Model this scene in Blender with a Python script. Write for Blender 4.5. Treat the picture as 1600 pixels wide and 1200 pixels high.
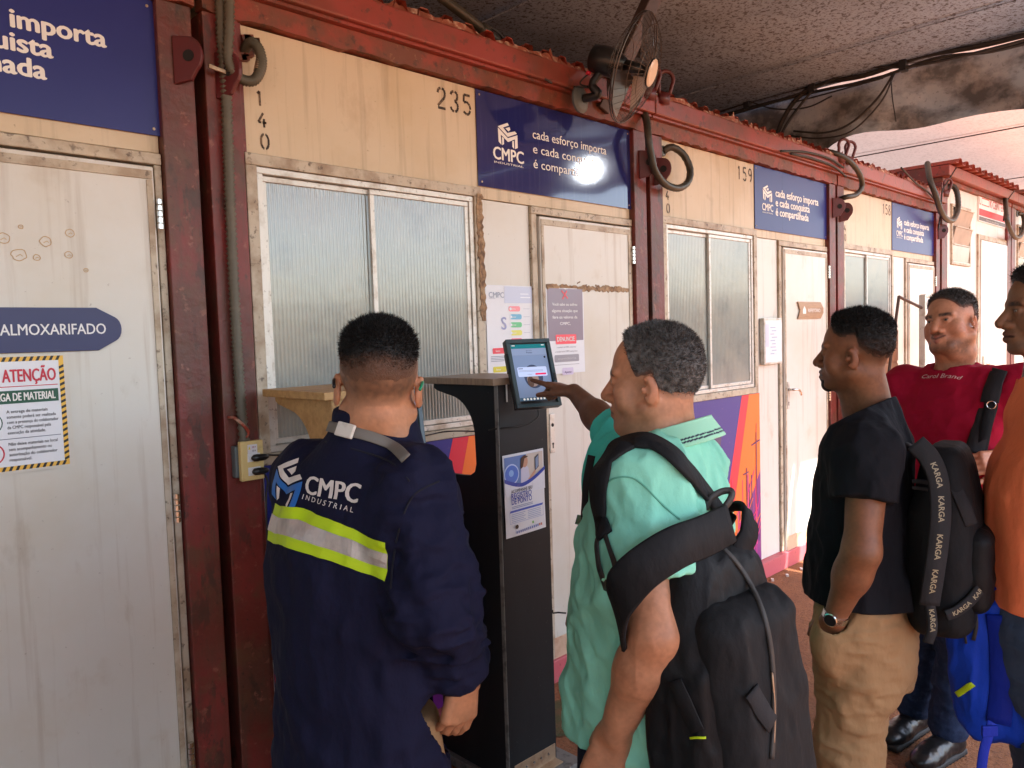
import bpy, bmesh, math, random
import numpy as np
from mathutils import Vector, Matrix
from mathutils.bvhtree import BVHTree

# ------------------------------------------------------------------ camera, sky, sun, exposure
for o in list(bpy.data.objects): bpy.data.objects.remove(o)
scene = bpy.context.scene
COL = scene.collection
F_PX, YAW, PITCH, ROLL, CAM_D, CAM_H, X0 = 1203.07, 0.796986, 0.0606019, 0.0310495, 2.52049, 1.67478, 1.08
_cy, _sy, _cp, _sp, _cr, _sr = math.cos(YAW), math.sin(YAW), math.cos(PITCH), math.sin(PITCH), math.cos(ROLL), math.sin(ROLL)
CR = np.array([_sy, -_cy, 0.0])
CF = np.array([_cy*_cp, _sy*_cp, -_sp])
CU = np.array([_cy*_sp, _sy*_sp, _cp])
CAM = np.array([0.0, -CAM_D, CAM_H])

def ray(u, v):
    U, V = u-800.0, v-600.0
    a = _cr*U - _sr*V; b = _sr*U + _cr*V
    return CF + CR*(a/F_PX) - CU*(b/F_PX)
def PT(u, v, d):                 # a point seen at (u, v) of the photograph, d metres in front of the lens
    return CAM + ray(u, v)*d
def FP(u, v, y=0.0):             # a point seen at (u, v) on a vertical plane parallel to the facade
    r = ray(u, v); return CAM + r*((y+CAM_D)/r[1])

cam = bpy.data.cameras.new('camera'); cam_o = bpy.data.objects.new('camera', cam); COL.objects.link(cam_o)
cam.sensor_width = 36; cam.lens = F_PX/1600*36; cam.clip_start = 0.05; cam.clip_end = 2000
_X = CR*_cr - CU*_sr; _Y = CR*_sr + CU*_cr; _Z = -CF
M = Matrix(((_X[0], _Y[0], _Z[0], CAM[0]), (_X[1], _Y[1], _Z[1], CAM[1]), (_X[2], _Y[2], _Z[2], CAM[2]), (0, 0, 0, 1)))
cam_o.matrix_world = M
scene.camera = cam_o

SUN_EL, SUN_AZ = math.radians(52), math.radians(160)   # azimuth clockwise from +Y
world = bpy.data.worlds.new('World'); scene.world = world; world.use_nodes = True
wn = world.node_tree.nodes; wl = world.node_tree.links
bg = wn['Background']; sky = wn.new('ShaderNodeTexSky'); sky.sky_type = 'NISHITA'; sky.sun_disc = False
sky.sun_elevation = SUN_EL; sky.sun_rotation = SUN_AZ; sky.dust_density = 2.0
wl.new(sky.outputs[0], bg.inputs[0]); bg.inputs[1].default_value = 0.15
sun = bpy.data.lights.new('sun', 'SUN'); sun.energy = 4.5; sun.angle = math.radians(0.5); sun.color = (1.0, 0.95, 0.87)
sun_o = bpy.data.objects.new('sun', sun); COL.objects.link(sun_o)
_sd = Vector((math.sin(SUN_AZ)*math.cos(SUN_EL), math.cos(SUN_AZ)*math.cos(SUN_EL), math.sin(SUN_EL)))
sun_o.rotation_euler = _sd.to_track_quat('Z', 'Y').to_euler()
sun_o.location = (0, -10, 20)
vs = scene.view_settings
vs.view_transform = 'Standard'; vs.look = 'None'; vs.gamma = 1; vs.use_curve_mapping = False
vs.exposure = 2.25
scene.cycles.max_bounces = 8; scene.cycles.diffuse_bounces = 5

# ------------------------------------------------------------------ colours and materials
def S(r, g, b):
    f = lambda c: (c/255/12.92) if c/255 <= 0.04045 else ((c/255+0.055)/1.055)**2.4
    return (f(r), f(g), f(b))
MATS = {}
def mat(name, col, rough=0.6, metal=0.0, layers=(), bumps=(), attr=None, spec=0.5, coat=0.0, trans=0.0, emit=None, sheen=0.0, sss=0.0, wave=None, transl=None):
    m = bpy.data.materials.new(name); m.use_nodes = True
    nt = m.node_tree; N = nt.nodes; L = nt.links
    b = N['Principled BSDF']
    b.inputs['Roughness'].default_value = rough; b.inputs['Metallic'].default_value = metal
    b.inputs['Specular IOR Level'].default_value = spec
    b.inputs['Coat Weight'].default_value = coat; b.inputs['Coat Roughness'].default_value = 0.04
    b.inputs['Transmission Weight'].default_value = trans
    b.inputs['Sheen Weight'].default_value = sheen
    if sss:
        b.inputs['Subsurface Weight'].default_value = sss
        b.inputs['Subsurface Radius'].default_value = (0.008, 0.003, 0.0015); b.inputs['Subsurface Scale'].default_value = 1.0
    geo = N.new('ShaderNodeNewGeometry')
    def coords(stretch):
        if stretch is None: return geo.outputs['Position']
        mp = N.new('ShaderNodeMapping'); L.new(geo.outputs['Position'], mp.inputs[0]); mp.inputs['Scale'].default_value = stretch
        return mp.outputs[0]
    if attr:
        a = N.new('ShaderNodeAttribute'); a.attribute_name = attr; cur = a.outputs['Color']
    else:
        r = N.new('ShaderNodeRGB'); r.outputs[0].default_value = (*col, 1); cur = r.outputs[0]
    for ly in layers:      # (scale, lo, hi, colour, strength, stretch, [detail], [roughness])
        sc, lo, hi, c2, st = ly[:5]; stretch = ly[5] if len(ly) > 5 else None; det = ly[6] if len(ly) > 6 else 6
        n = N.new('ShaderNodeTexNoise'); n.inputs['Scale'].default_value = sc; n.inputs['Detail'].default_value = det; n.inputs['Roughness'].default_value = 0.6
        L.new(coords(stretch), n.inputs['Vector'])
        mr = N.new('ShaderNodeMapRange'); mr.inputs['From Min'].default_value = lo; mr.inputs['From Max'].default_value = hi
        mr.inputs['To Min'].default_value = 0; mr.inputs['To Max'].default_value = st; L.new(n.outputs[0], mr.inputs['Value'])
        mx = N.new('ShaderNodeMix'); mx.data_type = 'RGBA'; L.new(mr.outputs[0], mx.inputs['Factor']); L.new(cur, mx.inputs['A'])
        mx.inputs['B'].default_value = (*c2, 1); cur = mx.outputs['Result']
    L.new(cur, b.inputs['Base Color'])
    prev = None
    if wave:               # (frequency, direction xyz, strength)
        w = N.new('ShaderNodeTexWave'); w.inputs['Scale'].default_value = wave[0]; w.bands_direction = wave[1]; w.inputs['Distortion'].default_value = 0.4
        L.new(geo.outputs['Position'], w.inputs['Vector'])
        bp = N.new('ShaderNodeBump'); bp.inputs['Strength'].default_value = wave[2]; bp.inputs['Distance'].default_value = 0.002
        L.new(w.outputs['Fac'], bp.inputs['Height']); prev = bp.outputs[0]
    for bu in bumps:       # (scale, strength, distance, stretch)
        sc, st, di = bu[:3]; stretch = bu[3] if len(bu) > 3 else None
        n = N.new('ShaderNodeTexNoise'); n.inputs['Scale'].default_value = sc; n.inputs['Detail'].default_value = 4; L.new(coords(stretch), n.inputs['Vector'])
        bp = N.new('ShaderNodeBump'); bp.inputs['Strength'].default_value = st; bp.inputs['Distance'].default_value = di
        L.new(n.outputs[0], bp.inputs['Height'])
        if prev is not None: L.new(prev, bp.inputs['Normal'])
        prev = bp.outputs[0]
    if prev is not None:
        L.new(prev, b.inputs['Normal'])
    if emit is not None:
        if emit[0] == 'attr': L.new(cur, b.inputs['Emission Color'])
        else: b.inputs['Emission Color'].default_value = (*emit[0], 1)
        b.inputs['Emission Strength'].default_value = emit[1]
    if transl:              # thin cloth that also lets daylight through
        tr = N.new('ShaderNodeBsdfTranslucent'); L.new(cur, tr.inputs['Color']); mxs = N.new('ShaderNodeMixShader'); mxs.inputs[0].default_value = transl
        L.new(b.outputs[0], mxs.inputs[1]); L.new(tr.outputs[0], mxs.inputs[2]); L.new(mxs.outputs[0], N['Material Output'].inputs['Surface'])
    MATS[name] = m
    return m

rust = S(96, 62, 42); dirt = S(92, 74, 56)
mat('cream_panel', (0.62, 0.50, 0.34), 0.45, layers=[(1.3, .5, .68, S(176, 146, 98), .5), (3.2, .58, .70, S(158, 124, 84), .45, (1, 1, .6)), (2.2, .45, .75, S(190, 165, 120), .45), (1.0, .52, .72, S(120, 95, 65), .4, (22, 22, 1.2)), (46, .66, .74, S(105, 80, 55), .55), (7, .62, .78, S(140, 112, 80), .5)], bumps=[(3, .25, .01), (60, .08, .002)])
mat('white_panel', (0.66, 0.64, 0.58), 0.35, layers=[(1.1, .5, .7, S(192, 178, 150), .45), (5.5, .62, .74, S(150, 128, 98), .4, (1, 1, .45)), (2.0, .5, .8, S(200, 185, 155), .4), (1.0, .55, .72, S(150, 125, 95), .35, (24, 24, 1.0)), (50, .68, .75, S(110, 85, 60), .5), (4, .62, .8, S(165, 140, 105), .4)], bumps=[(2.5, .25, .01), (70, .06, .002)])
mat('trim', (0.52, 0.45, 0.34), 0.5, layers=[(9, .45, .65, S(128, 98, 66), .7), (40, .58, .68, S(70, 52, 38), .8), (3, .5, .7, S(200, 180, 150), .4)], bumps=[(40, .3, .003)])
mat('alu', (0.62, 0.60, 0.55), 0.42, metal=0.35, layers=[(12, .5, .68, S(140, 118, 88), .6), (60, .6, .7, S(70, 55, 42), .6)], bumps=[(50, .15, .002)])
mat('red_paint', (0.20, 0.024, 0.021), 0.46, layers=[(3.1, .40, .58, S(84, 50, 38), .9, (1.8, 1.8, .7)), (11, .56, .62, S(58, 40, 32), .8, (1.5, 1.5, .6)), (26, .60, .66, S(150, 96, 78), .6), (5, .46, .64, S(104, 34, 28), .75), (9, .54, .68, rust, .8), (1.0, .52, .7, S(78, 56, 44), .55, (30, 30, 1.5)), (60, .64, .72, S(45, 32, 26), .7)], bumps=[(14, .55, .008), (70, .35, .003)])
mat('red_rail', (0.28, 0.040, 0.026), 0.42, layers=[(2.6, .44, .62, S(104, 56, 40), .8), (20, .58, .64, S(72, 46, 36), .7), (6, .48, .66, S(130, 55, 38), .7), (14, .58, .7, rust, .6), (60, .66, .73, S(60, 42, 32), .6)], bumps=[(18, .3, .005), (80, .2, .002)])
mat('rusty_fascia', S(112, 62, 44), 0.6, layers=[(8, .45, .62, S(150, 58, 42), .8), (25, .55, .66, S(62, 44, 34), .8), (45, .62, .7, S(170, 135, 100), .4)], bumps=[(25, .5, .006)])
mat('pink_base', (0.52, 0.10, 0.12), 0.5, layers=[(6, .5, .7, S(180, 110, 100), .6), (40, .62, .7, S(90, 50, 40), .6)], bumps=[(30, .2, .003)])
mat('black_gap', (0.012, 0.010, 0.009), 0.9)
mat('navy_sign', S(38, 42, 98), 0.09, layers=[(3, .5, .75, S(58, 60, 112), .4), (1.0, .55, .75, S(86, 88, 128), .25, (60, 60, 3))], bumps=[(2.0, .08, .010), (9, .05, .003)], coat=0.5)
mat('navy_matt', S(40, 44, 112), 0.34, layers=[(3, .5, .75, S(52, 54, 120), .4)], spec=.3)
mat('navy_flat', S(32, 40, 92), 0.4, layers=[(3, .5, .8, S(40, 48, 100), .4)])
mat('ink', (1, 1, 1), 0.5, attr='Col')
mat('ink_gloss', (1, 1, 1), 0.28, attr='Col', layers=[(40, .62, .75, S(150, 140, 130), .2)])
mat('paper', (0.74, 0.76, 0.80), 0.35, layers=[(5, .5, .8, (0.62, 0.64, 0.70), .5)], bumps=[(14, .25, .004)])
mat('stencil', S(52, 42, 36), 0.7, layers=[(40, .5, .62, S(150, 120, 90), .55)])
mat('black_laminate', (0.010, 0.013, 0.016), 0.5, spec=.3, layers=[(1.2, .5, .75, (0.020, 0.024, 0.028), .7, (4, 4, 1)), (70, .68, .75, (0.12, 0.11, 0.10), .5)], bumps=[(90, .1, .001)])
mat('wood_top', S(150, 125, 102), 0.45, layers=[(3, .4, .7, S(112, 90, 72), .7, (3, 30, 3))])
mat('plywood', S(190, 150, 96), 0.55, layers=[(2, .4, .65, S(158, 118, 70), .7, (3, 20, 20)), (30, .62, .7, S(120, 85, 50), .5)])
mat('board_edge', S(120, 118, 114), 0.6, layers=[(30, .5, .65, S(60, 58, 56), .7)])
mat('zinc', S(176, 152, 126), 0.42, metal=0.55, layers=[(20, .5, .7, S(120, 84, 60), .7)], bumps=[(40, .2, .002)])
mat('chrome', (0.7, 0.69, 0.66), 0.18, metal=1.0, layers=[(60, .58, .68, S(70, 55, 45), .6)])
mat('black_plastic', (0.012, 0.012, 0.013), 0.35)
mat('black_rubber', (0.020, 0.019, 0.018), 0.6, layers=[(20, .5, .7, S(70, 62, 52), .5)])
mat('conduit', S(88, 82, 68), 0.55, layers=[(16, .5, .7, S(110, 98, 80), .6)])
mat('hose', S(52, 50, 42), 0.42, layers=[(14, .5, .7, S(92, 80, 66), .5)])
mat('outlet_cream', S(220, 196, 132), 0.4, layers=[(25, .55, .7, S(150, 120, 80), .5)])
mat('grey_plastic', S(92, 100, 100), 0.5)
mat('tarp', S(138, 156, 176), 0.8, layers=[(2.0, .4, .7, S(150, 164, 180), .6), (.9, .5, .66, S(100, 110, 120), .6), (30, .56, .64, S(62, 58, 57), .8, None, 2), (64, .55, .63, S(66, 61, 60), .8, None, 2), (9, .64, .72, S(140, 140, 140), .3)], bumps=[(1.2, .3, .05), (30, .15, .004)])
mat('tarp_light', S(206, 186, 178), 0.8, transl=0.13, layers=[(2.0, .4, .7, S(216, 198, 190), .6), (14, .5, .66, S(176, 154, 146), .4, (1, 2.2, 1)), (40, .55, .66, S(140, 118, 108), .4)], bumps=[(1.2, .3, .05)])
mat('valance', S(160, 164, 164), 0.75, layers=[(3.0, .44, .60, S(74, 74, 74), .85, (1, 1, 1.6)), (7, .5, .68, S(200, 196, 188), .4), (40, .58, .68, S(92, 86, 80), .5)], bumps=[(5, .5, .02)])
mat('steel_dark', S(70, 56, 52), 0.5, metal=0.3, layers=[(10, .5, .7, S(100, 66, 54), .6)])
mat('wire_chrome', (0.10, 0.09, 0.085), 0.3, metal=0.8)
mat('fan_cap', S(220, 196, 170), 0.35)
mat('fan_blade', S(46, 40, 38), 0.3)
mat('red_lug', (0.10, 0.012, 0.014), 0.42, layers=[(14, .5, .68, S(70, 36, 30), .7)], bumps=[(30, .3, .003)])
mat('ground', S(152, 98, 62), 0.95, layers=[(1.6, .42, .66, S(172, 112, 70), .8), (9, .45, .7, S(120, 78, 50), .6), (70, .48, .66, S(88, 54, 38), .6), (160, .55, .7, S(170, 112, 78), .5)], bumps=[(60, .9, .012), (240, .8, .006)])
mat('turf', S(86, 84, 48), 0.95, layers=[(12, .4, .65, S(120, 84, 54), .8), (120, .5, .65, S(60, 62, 36), .7)], bumps=[(150, .9, .01)])
mat('litter', S(225, 215, 205), 0.7)
mat('tower_white', (0.80, 0.80, 0.78), 0.5)
mat('far_wall', S(196, 164, 108), 0.8)
mat('banner_base', S(42, 44, 122), 0.4)
mat('sleeve', (0.70, 0.66, 0.58), 0.12, layers=[(6, .5, .7, (0.6, 0.55, 0.46), .5)])
mat('arrow_wood', S(172, 134, 100), 0.3, layers=[(4, .4, .7, S(140, 104, 74), .7, (4, 4, 30))])
mat('brown_wood', S(142, 96, 66), 0.45, layers=[(4, .4, .7, S(108, 70, 48), .7, (20, 20, 2))])
mat('bezel', (0.05, 0.085, 0.095), 0.25, layers=[(4, .5, .7, (0.09, 0.12, 0.13), .5)])
mat('screen', (1, 1, 1), 0.12, attr='Col', emit=('attr', 0.10))
mat('red_wire', S(150, 60, 44), 0.5, layers=[(30, .5, .65, S(196, 170, 140), .8)])
mat('red_knob', S(220, 40, 70), 0.35)
mat('lamp_lens', (0.8, 0.8, 0.8), 0.3, emit=((0.88, 0.94, 1.0), 28.0))
def glass_mat():
    m = mat('reeded_glass', (0.30, 0.335, 0.315), 0.16, spec=0.8, layers=[(1.6, .45, .65, (0.42, 0.40, 0.33), .6), (3.5, .5, .7, (0.17, 0.20, 0.21), .6), (50, .62, .72, (0.50, 0.47, 0.40), .35)], coat=0.4, bumps=[(4, .14, .012, (1, 1, .35)), (30, .2, .003)])
    return m
glass_mat()

# ------------------------------------------------------------------ mesh helpers
def new_mesh(name, verts, faces, cols=None, smooth=False):
    me = bpy.data.meshes.new(name)
    V = np.asarray(verts, dtype=np.float32).reshape(-1, 3)
    if isinstance(faces, np.ndarray):
        n, k = faces.shape
        me.vertices.add(len(V)); me.vertices.foreach_set('co', V.ravel())
        me.loops.add(n*k); me.loops.foreach_set('vertex_index', faces.ravel().astype(np.int32))
        me.polygons.add(n); me.polygons.foreach_set('loop_start', np.arange(0, n*k, k, dtype=np.int32))
        me.polygons.foreach_set('loop_total', np.full(n, k, dtype=np.int32))
        me.update(calc_edges=True)
    else:
        me.from_pydata([tuple(map(float, v)) for v in V], [], faces)
        me.update()
    if cols is not None:
        a = me.attributes.new('Col', 'FLOAT_COLOR', 'POINT')
        C = np.asarray(cols, dtype=np.float32)
        if C.shape[1] == 3: C = np.hstack([C, np.ones((len(C), 1), np.float32)])
        a.data.foreach_set('color', C.ravel())
    if smooth:
        me.polygons.foreach_set('use_smooth', np.ones(len(me.polygons), dtype=bool))
    return me
def link(name, me, m=None, parent=None, loc=None):
    o = bpy.data.objects.new(name, me)
    COL.objects.link(o)
    if m is not None and len(me.materials) == 0: me.materials.append(MATS[m] if isinstance(m, str) else m)
    if parent is not None: o.parent = parent
    if loc is not None: o.location = loc
    return o
def tag(o, label=None, cat=None, group=None, kind=None):
    if label: o['label'] = label
    if cat: o['category'] = cat
    if group: o['group'] = group
    if kind: o['kind'] = kind
    return o
def thing(name, label, cat, loc=(0, 0, 0), rz=0.0, group=None):
    o = bpy.data.objects.new(name, None); COL.objects.link(o); o.empty_display_size = 0.1
    o.location = loc; o.rotation_euler = (0, 0, rz)
    return tag(o, label, cat, group)

class MB:
    def __init__(s): s.v = []; s.f = []; s.c = []
    def add(s, V, F, col=None):
        n = len(s.v); s.v.extend([tuple(map(float, p)) for p in V]); s.f.extend([tuple(i+n for i in f) for f in F])
        s.c.extend([col or (1, 1, 1)]*len(V)); return s
    def box(s, x0, x1, y0, y1, z0, z1, col=None):
        V = [(x, y, z) for z in (z0, z1) for y in (y0, y1) for x in (x0, x1)]
        return s.add(V, [(0, 2, 3, 1), (4, 5, 7, 6), (0, 1, 5, 4), (2, 6, 7, 3), (0, 4, 6, 2), (1, 3, 7, 5)], col)
    def obox(s, c, ax, ay, az, hx, hy, hz, col=None):
        c, ax, ay, az = map(np.asarray, (c, ax, ay, az))
        V = [c+ax*hx*i+ay*hy*j+az*hz*k for k in (-1, 1) for j in (-1, 1) for i in (-1, 1)]
        return s.add(V, [(0, 2, 3, 1), (4, 5, 7, 6), (0, 1, 5, 4), (2, 6, 7, 3), (0, 4, 6, 2), (1, 3, 7, 5)], col)
    def prism(s, pts, a, b, axis='y', col=None):   # polygon extruded between a and b along an axis; pts in the other two axes
        n = len(pts)
        def P(p, t):
            return (p[0], t, p[1]) if axis == 'y' else ((t, p[0], p[1]) if axis == 'x' else (p[0], p[1], t))
        V = [P(p, a) for p in pts]+[P(p, b) for p in pts]
        F = [tuple(range(n)), tuple(range(2*n-1, n-1, -1))]+[(i, i+n, (i+1) % n+n, (i+1) % n) for i in range(n)]
        return s.add(V, F, col)
    def tube(s, path, r, n=8, caps=True, col=None, ripple=None):
        P = [np.asarray(p, float) for p in path]; k = len(P)
        T = [P[min(i+1, k-1)]-P[max(i-1, 0)] for i in range(k)]
        T = [t/(np.linalg.norm(t)+1e-9) for t in T]
        up = np.array([0, 0, 1.0]) if abs(T[0][2]) < .9 else np.array([0, 1.0, 0])
        a = np.cross(T[0], up); a /= np.linalg.norm(a); V = []
        for i in range(k):
            a = a-T[i]*np.dot(a, T[i]); a /= np.linalg.norm(a)+1e-9; b = np.cross(T[i], a)
            rr = r[i] if hasattr(r, '__len__') else r
            if ripple: rr = rr*(1+ripple*(1 if i % 2 else -1))
            V += [P[i]+(a*math.cos(2*math.pi*j/n)+b*math.sin(2*math.pi*j/n))*rr for j in range(n)]
        F = [(i*n+j, i*n+(j+1) % n, (i+1)*n+(j+1) % n, (i+1)*n+j) for i in range(k-1) for j in range(n)]
        if caps: F += [tuple(range(n-1, -1, -1)), tuple((k-1)*n+j for j in range(n))]
        return s.add(V, F, col)
    def ring(s, c, n, R, r, seg=24, m=8, col=None):
        c, n = np.asarray(c, float), np.asarray(n, float); n /= np.linalg.norm(n)
        a = np.cross(n, [0.3, 0.2, 1]); a /= np.linalg.norm(a); b = np.cross(n, a); V = []
        for i in range(seg):
            t = 2*math.pi*i/seg; d = a*math.cos(t)+b*math.sin(t)
            V += [c+d*(R+r*math.cos(2*math.pi*j/m))+n*r*math.sin(2*math.pi*j/m) for j in range(m)]
        F = [(i*m+j, i*m+(j+1) % m, ((i+1) % seg)*m+(j+1) % m, ((i+1) % seg)*m+j) for i in range(seg) for j in range(m)]
        return s.add(V, F, col)
    def lathe(s, c, n, prof, seg=20, col=None):    # prof = [(t along n, radius)]
        c, n = np.asarray(c, float), np.asarray(n, float); n /= np.linalg.norm(n)
        a = np.cross(n, [0.3, 0.2, 1]); a /= np.linalg.norm(a); b = np.cross(n, a); V = []
        for t, r in prof:
            V += [c+n*t+(a*math.cos(2*math.pi*j/seg)+b*math.sin(2*math.pi*j/seg))*r for j in range(seg)]
        k = len(prof)
        F = [(i*seg+j, i*seg+(j+1) % seg, (i+1)*seg+(j+1) % seg, (i+1)*seg+j) for i in range(k-1) for j in range(seg)]
        F += [tuple(range(seg-1, -1, -1)), tuple((k-1)*seg+j for j in range(seg))]
        return s.add(V, F, col)
    def ribbon(s, path, nrm, w, th, col=None):     # flat strap: path points, surface normals, width, thickness
        P = [np.asarray(p, float) for p in path]; k = len(P); V = []
        for i in range(k):
            t = P[min(i+1, k-1)]-P[max(i-1, 0)]; t /= np.linalg.norm(t)+1e-9
            nn = np.asarray(nrm[i], float); nn = nn-t*np.dot(nn, t); nn /= np.linalg.norm(nn)+1e-9
            b = np.cross(t, nn); ww = (w[i] if hasattr(w, '__len__') else w)/2
            e = th*0.35
            V += [P[i]-b*ww, P[i]-b*ww*.9+nn*th/2+0*e, P[i]+b*ww*.9+nn*th/2, P[i]+b*ww, P[i]+b*ww*.9-nn*th/2, P[i]-b*ww*.9-nn*th/2]
        F = [(i*6+j, i*6+(j+1) % 6, (i+1)*6+(j+1) % 6, (i+1)*6+j) for i in range(k-1) for j in range(6)]
        F += [tuple(range(5, -1, -1)), tuple((k-1)*6+j for j in range(6))]
        return s.add(V, F, col)
    def mesh(s, name, use_col=False, smooth=False):
        return new_mesh(name, s.v, s.f, s.c if use_col else None, smooth)
    def build(s, name, m, parent=None, smooth=False, use_col=False, bevel=0.0, loc=None):
        me = s.mesh(name, use_col, smooth)
        bm = bmesh.new(); bm.from_mesh(me); bmesh.ops.recalc_face_normals(bm, faces=bm.faces); bm.to_mesh(me); bm.free()
        o = link(name, me, m, parent, loc)
        if bevel:
            b = o.modifiers.new('bevel', 'BEVEL'); b.width = bevel; b.segments = 2; b.limit_method = 'ANGLE'
        return o
def smooth_path(pts, per=8):
    P = [np.asarray(p, float) for p in pts]; P = [2*P[0]-P[1]]+P+[2*P[-1]-P[-2]]; out = []
    for i in range(1, len(P)-2):
        for k in range(per):
            t = k/per; a, b, c, d = P[i-1:i+3]
            out.append(.5*((2*b)+(c-a)*t+(2*a-5*b+4*c-d)*t*t+(3*b-a-3*c+d)*t**3))
    out.append(P[-2]); return out

_txt = {}
def text2d(body, bold=0.0):      # -> (verts Nx2 for text of em size 1, faces, width)
    key = (body, bold)
    if key not in _txt:
        cu = bpy.data.curves.new('t', 'FONT'); cu.body = body; cu.resolution_u = 3; cu.offset = bold
        ob = bpy.data.objects.new('t', cu); COL.objects.link(ob)
        dg = bpy.context.evaluated_depsgraph_get(); me = ob.evaluated_get(dg).to_mesh()
        V = np.array([v.co[:2] for v in me.vertices]).reshape(-1, 2); F = [tuple(p.vertices) for p in me.polygons]
        ob.to_mesh_clear(); bpy.data.objects.remove(ob); bpy.data.curves.remove(cu)
        _txt[key] = (V, F)
    return _txt[key]

class Print:                     # flat print in a local plane: x right, y up, small offsets outward for layers
    def __init__(s): s.mb = MB(); s.z = 0
    def poly(s, pts, col, layer=1):
        s.mb.add([(p[0], p[1], layer) for p in pts], [tuple(range(len(pts)))], col); return s
    def rect(s, x, y, w, h, col, layer=1): return s.poly([(x, y), (x+w, y), (x+w, y+h), (x, y+h)], col, layer)
    def rrect(s, x, y, w, h, r, col, layer=1):
        pts = []
        for cx, cy, a0 in ((x+w-r, y+r, -90), (x+w-r, y+h-r, 0), (x+r, y+h-r, 90), (x+r, y+r, 180)):
            pts += [(cx+r*math.cos(math.radians(a0+k*22.5)), cy+r*math.sin(math.radians(a0+k*22.5))) for k in range(5)]
        return s.poly(pts, col, layer)
    def disc(s, x, y, r, col, layer=1, n=20, ry=None):
        ry = ry or r
        return s.poly([(x+r*math.cos(2*math.pi*k/n), y+ry*math.sin(2*math.pi*k/n)) for k in range(n)], col, layer)
    def line(s, pts, w, col, layer=1):
        for (x0, y0), (x1, y1) in zip(pts[:-1], pts[1:]):
            dx, dy = x1-x0, y1-y0; l = math.hypot(dx, dy) or 1; nx, ny = -dy/l*w/2, dx/l*w/2
            s.poly([(x0-nx, y0-ny), (x1-nx, y1-ny), (x1+nx, y1+ny), (x0+nx, y0+ny)], col, layer)
        return s
    def text(s, body, x, y, h, col, layer=2, bold=0.0, w=None, align='l', shear=0.0, rot=0.0):   # h = cap height, y = baseline
        if bold:
            e = bold*h*.55
            for i, (dx, dy) in enumerate(((-e, 0), (e, 0), (0, e*.6), (0, -e*.6), (-e*.6, e*.4), (e*.6, -e*.4))): s.text(body, x+dx, y+dy, h, col, layer+.08*(i+1), 0.0, w, align, shear, rot)
        V, F = text2d(body, 0.0)
        if len(V) == 0: return s
        capV, _ = text2d('H', 0.0); k = h/(capV[:, 1].max()-capV[:, 1].min())
        P = V*k; wid = P[:, 0].max()-P[:, 0].min(); P = P-[P[:, 0].min(), 0]
        if w: P = P*[w/wid, 1]; wid = w
        P[:, 0] += shear*P[:, 1]
        if align == 'c': P = P-[wid/2, 0]
        if align == 'r': P = P-[wid, 0]
        c, sn = math.cos(rot), math.sin(rot); P = np.stack([P[:, 0]*c-P[:, 1]*sn, P[:, 0]*sn+P[:, 1]*c], 1)
        s.mb.add([(x+p[0], y+p[1], layer) for p in P], F, col); return s
    def clip(s, x0, x1, y0=-9, y1=9):
        s.mb.v = [(min(max(v[0], x0), x1), min(max(v[1], y0), y1), v[2]) for v in s.mb.v]; return s
    def build(s, name, parent=None, m='ink', origin=(0, 0, 0), ex=(1, 0, 0), ey=(0, 0, 1), n=(0, -1, 0), step=0.0006, bend=None):
        o, ex, ey, n = map(lambda a: np.asarray(a, float), (origin, ex, ey, n))
        V = [o+ex*v[0]+ey*v[1]+n*v[2]*step+(n*bend(v[0], v[1]) if bend else 0) for v in s.mb.v]
        me = new_mesh(name, V, s.mb.f, s.mb.c)
        return link(name, me, m, parent)
WHITE = (0.80, 0.78, 0.74)
def emblem(p, x, y, w, h, c1, c2=None, layer=2):   # folded E over M, drawn in a w x h box
    c2 = c2 or c1
    P = lambda L: [(x+a*w, y+b*h) for a, b in L]
    # E: three folded bars on the upper faces
    p.poly(P([(0.0, .79), (.50, 1.02), (.57, .925), (.27, .785), (.48, .60), (.87, .735), (.98, .65), (.50, .44)]), c1, layer)
    p.poly(P([(.38, .775), (.60, .865), (.64, .76), (.54, .67)]), c1, layer)
    # M
    p.poly(P([(0.0, .74), (.50, .39), (.50, .23), (.14, .475), (.16, .06), (.02, .17)]), c2, layer)
    p.poly(P([(1.0, .60), (.50, .39), (.50, .23), (.86, .40), (.86, 0.0), (1.0, .07)]), c2, layer)
    p.poly(P([(.20, .40), (.29, .345), (.29, .12), (.20, .05)]), c1, layer)
    p.poly(P([(.72, .30), (.81, .33), (.81, .0), (.72, .07)]), c1, layer)
    return p
# ------------------------------------------------------------------ setting: ground, canopy
W_MOD = 2.44
me = new_mesh('ground', [(-900, -900, 0), (900, -900, 0), (900, 900, 0), (-900, 900, 0)], [(0, 1, 2, 3)])
tag(link('ground', me, 'ground'), 'reddish brown dusty ground under the canopy', kind='structure')
rnd = random.Random(4)
mb = MB()
def patch(mb, cx, cy, rx, ry, z, n=26):
    mb.add([(cx+rx*math.cos(2*math.pi*k/n)*(1+rnd.uniform(-.2, .2)), cy+ry*math.sin(2*math.pi*k/n)*(1+rnd.uniform(-.2, .2)), z) for k in range(n)], [tuple(range(n))])
pc = FP(892, 1085, -.25)
patch(mb, 2.42, -.28, .26, .13, .004)
tag(mb.build('turf_patch', 'turf'), 'worn patch of dusty green turf by the black lectern foot', kind='structure')
mb = MB()
for k in range(22):
    x, y = rnd.uniform(2.2, 7), rnd.uniform(-1.9, -.1); s = rnd.uniform(.003, .008)
    mb.obox((x, y, s*.5), (math.cos(k), math.sin(k), 0), (-math.sin(k), math.cos(k), 0), (0, 0, 1), s, s*.7, s*.4)
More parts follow.
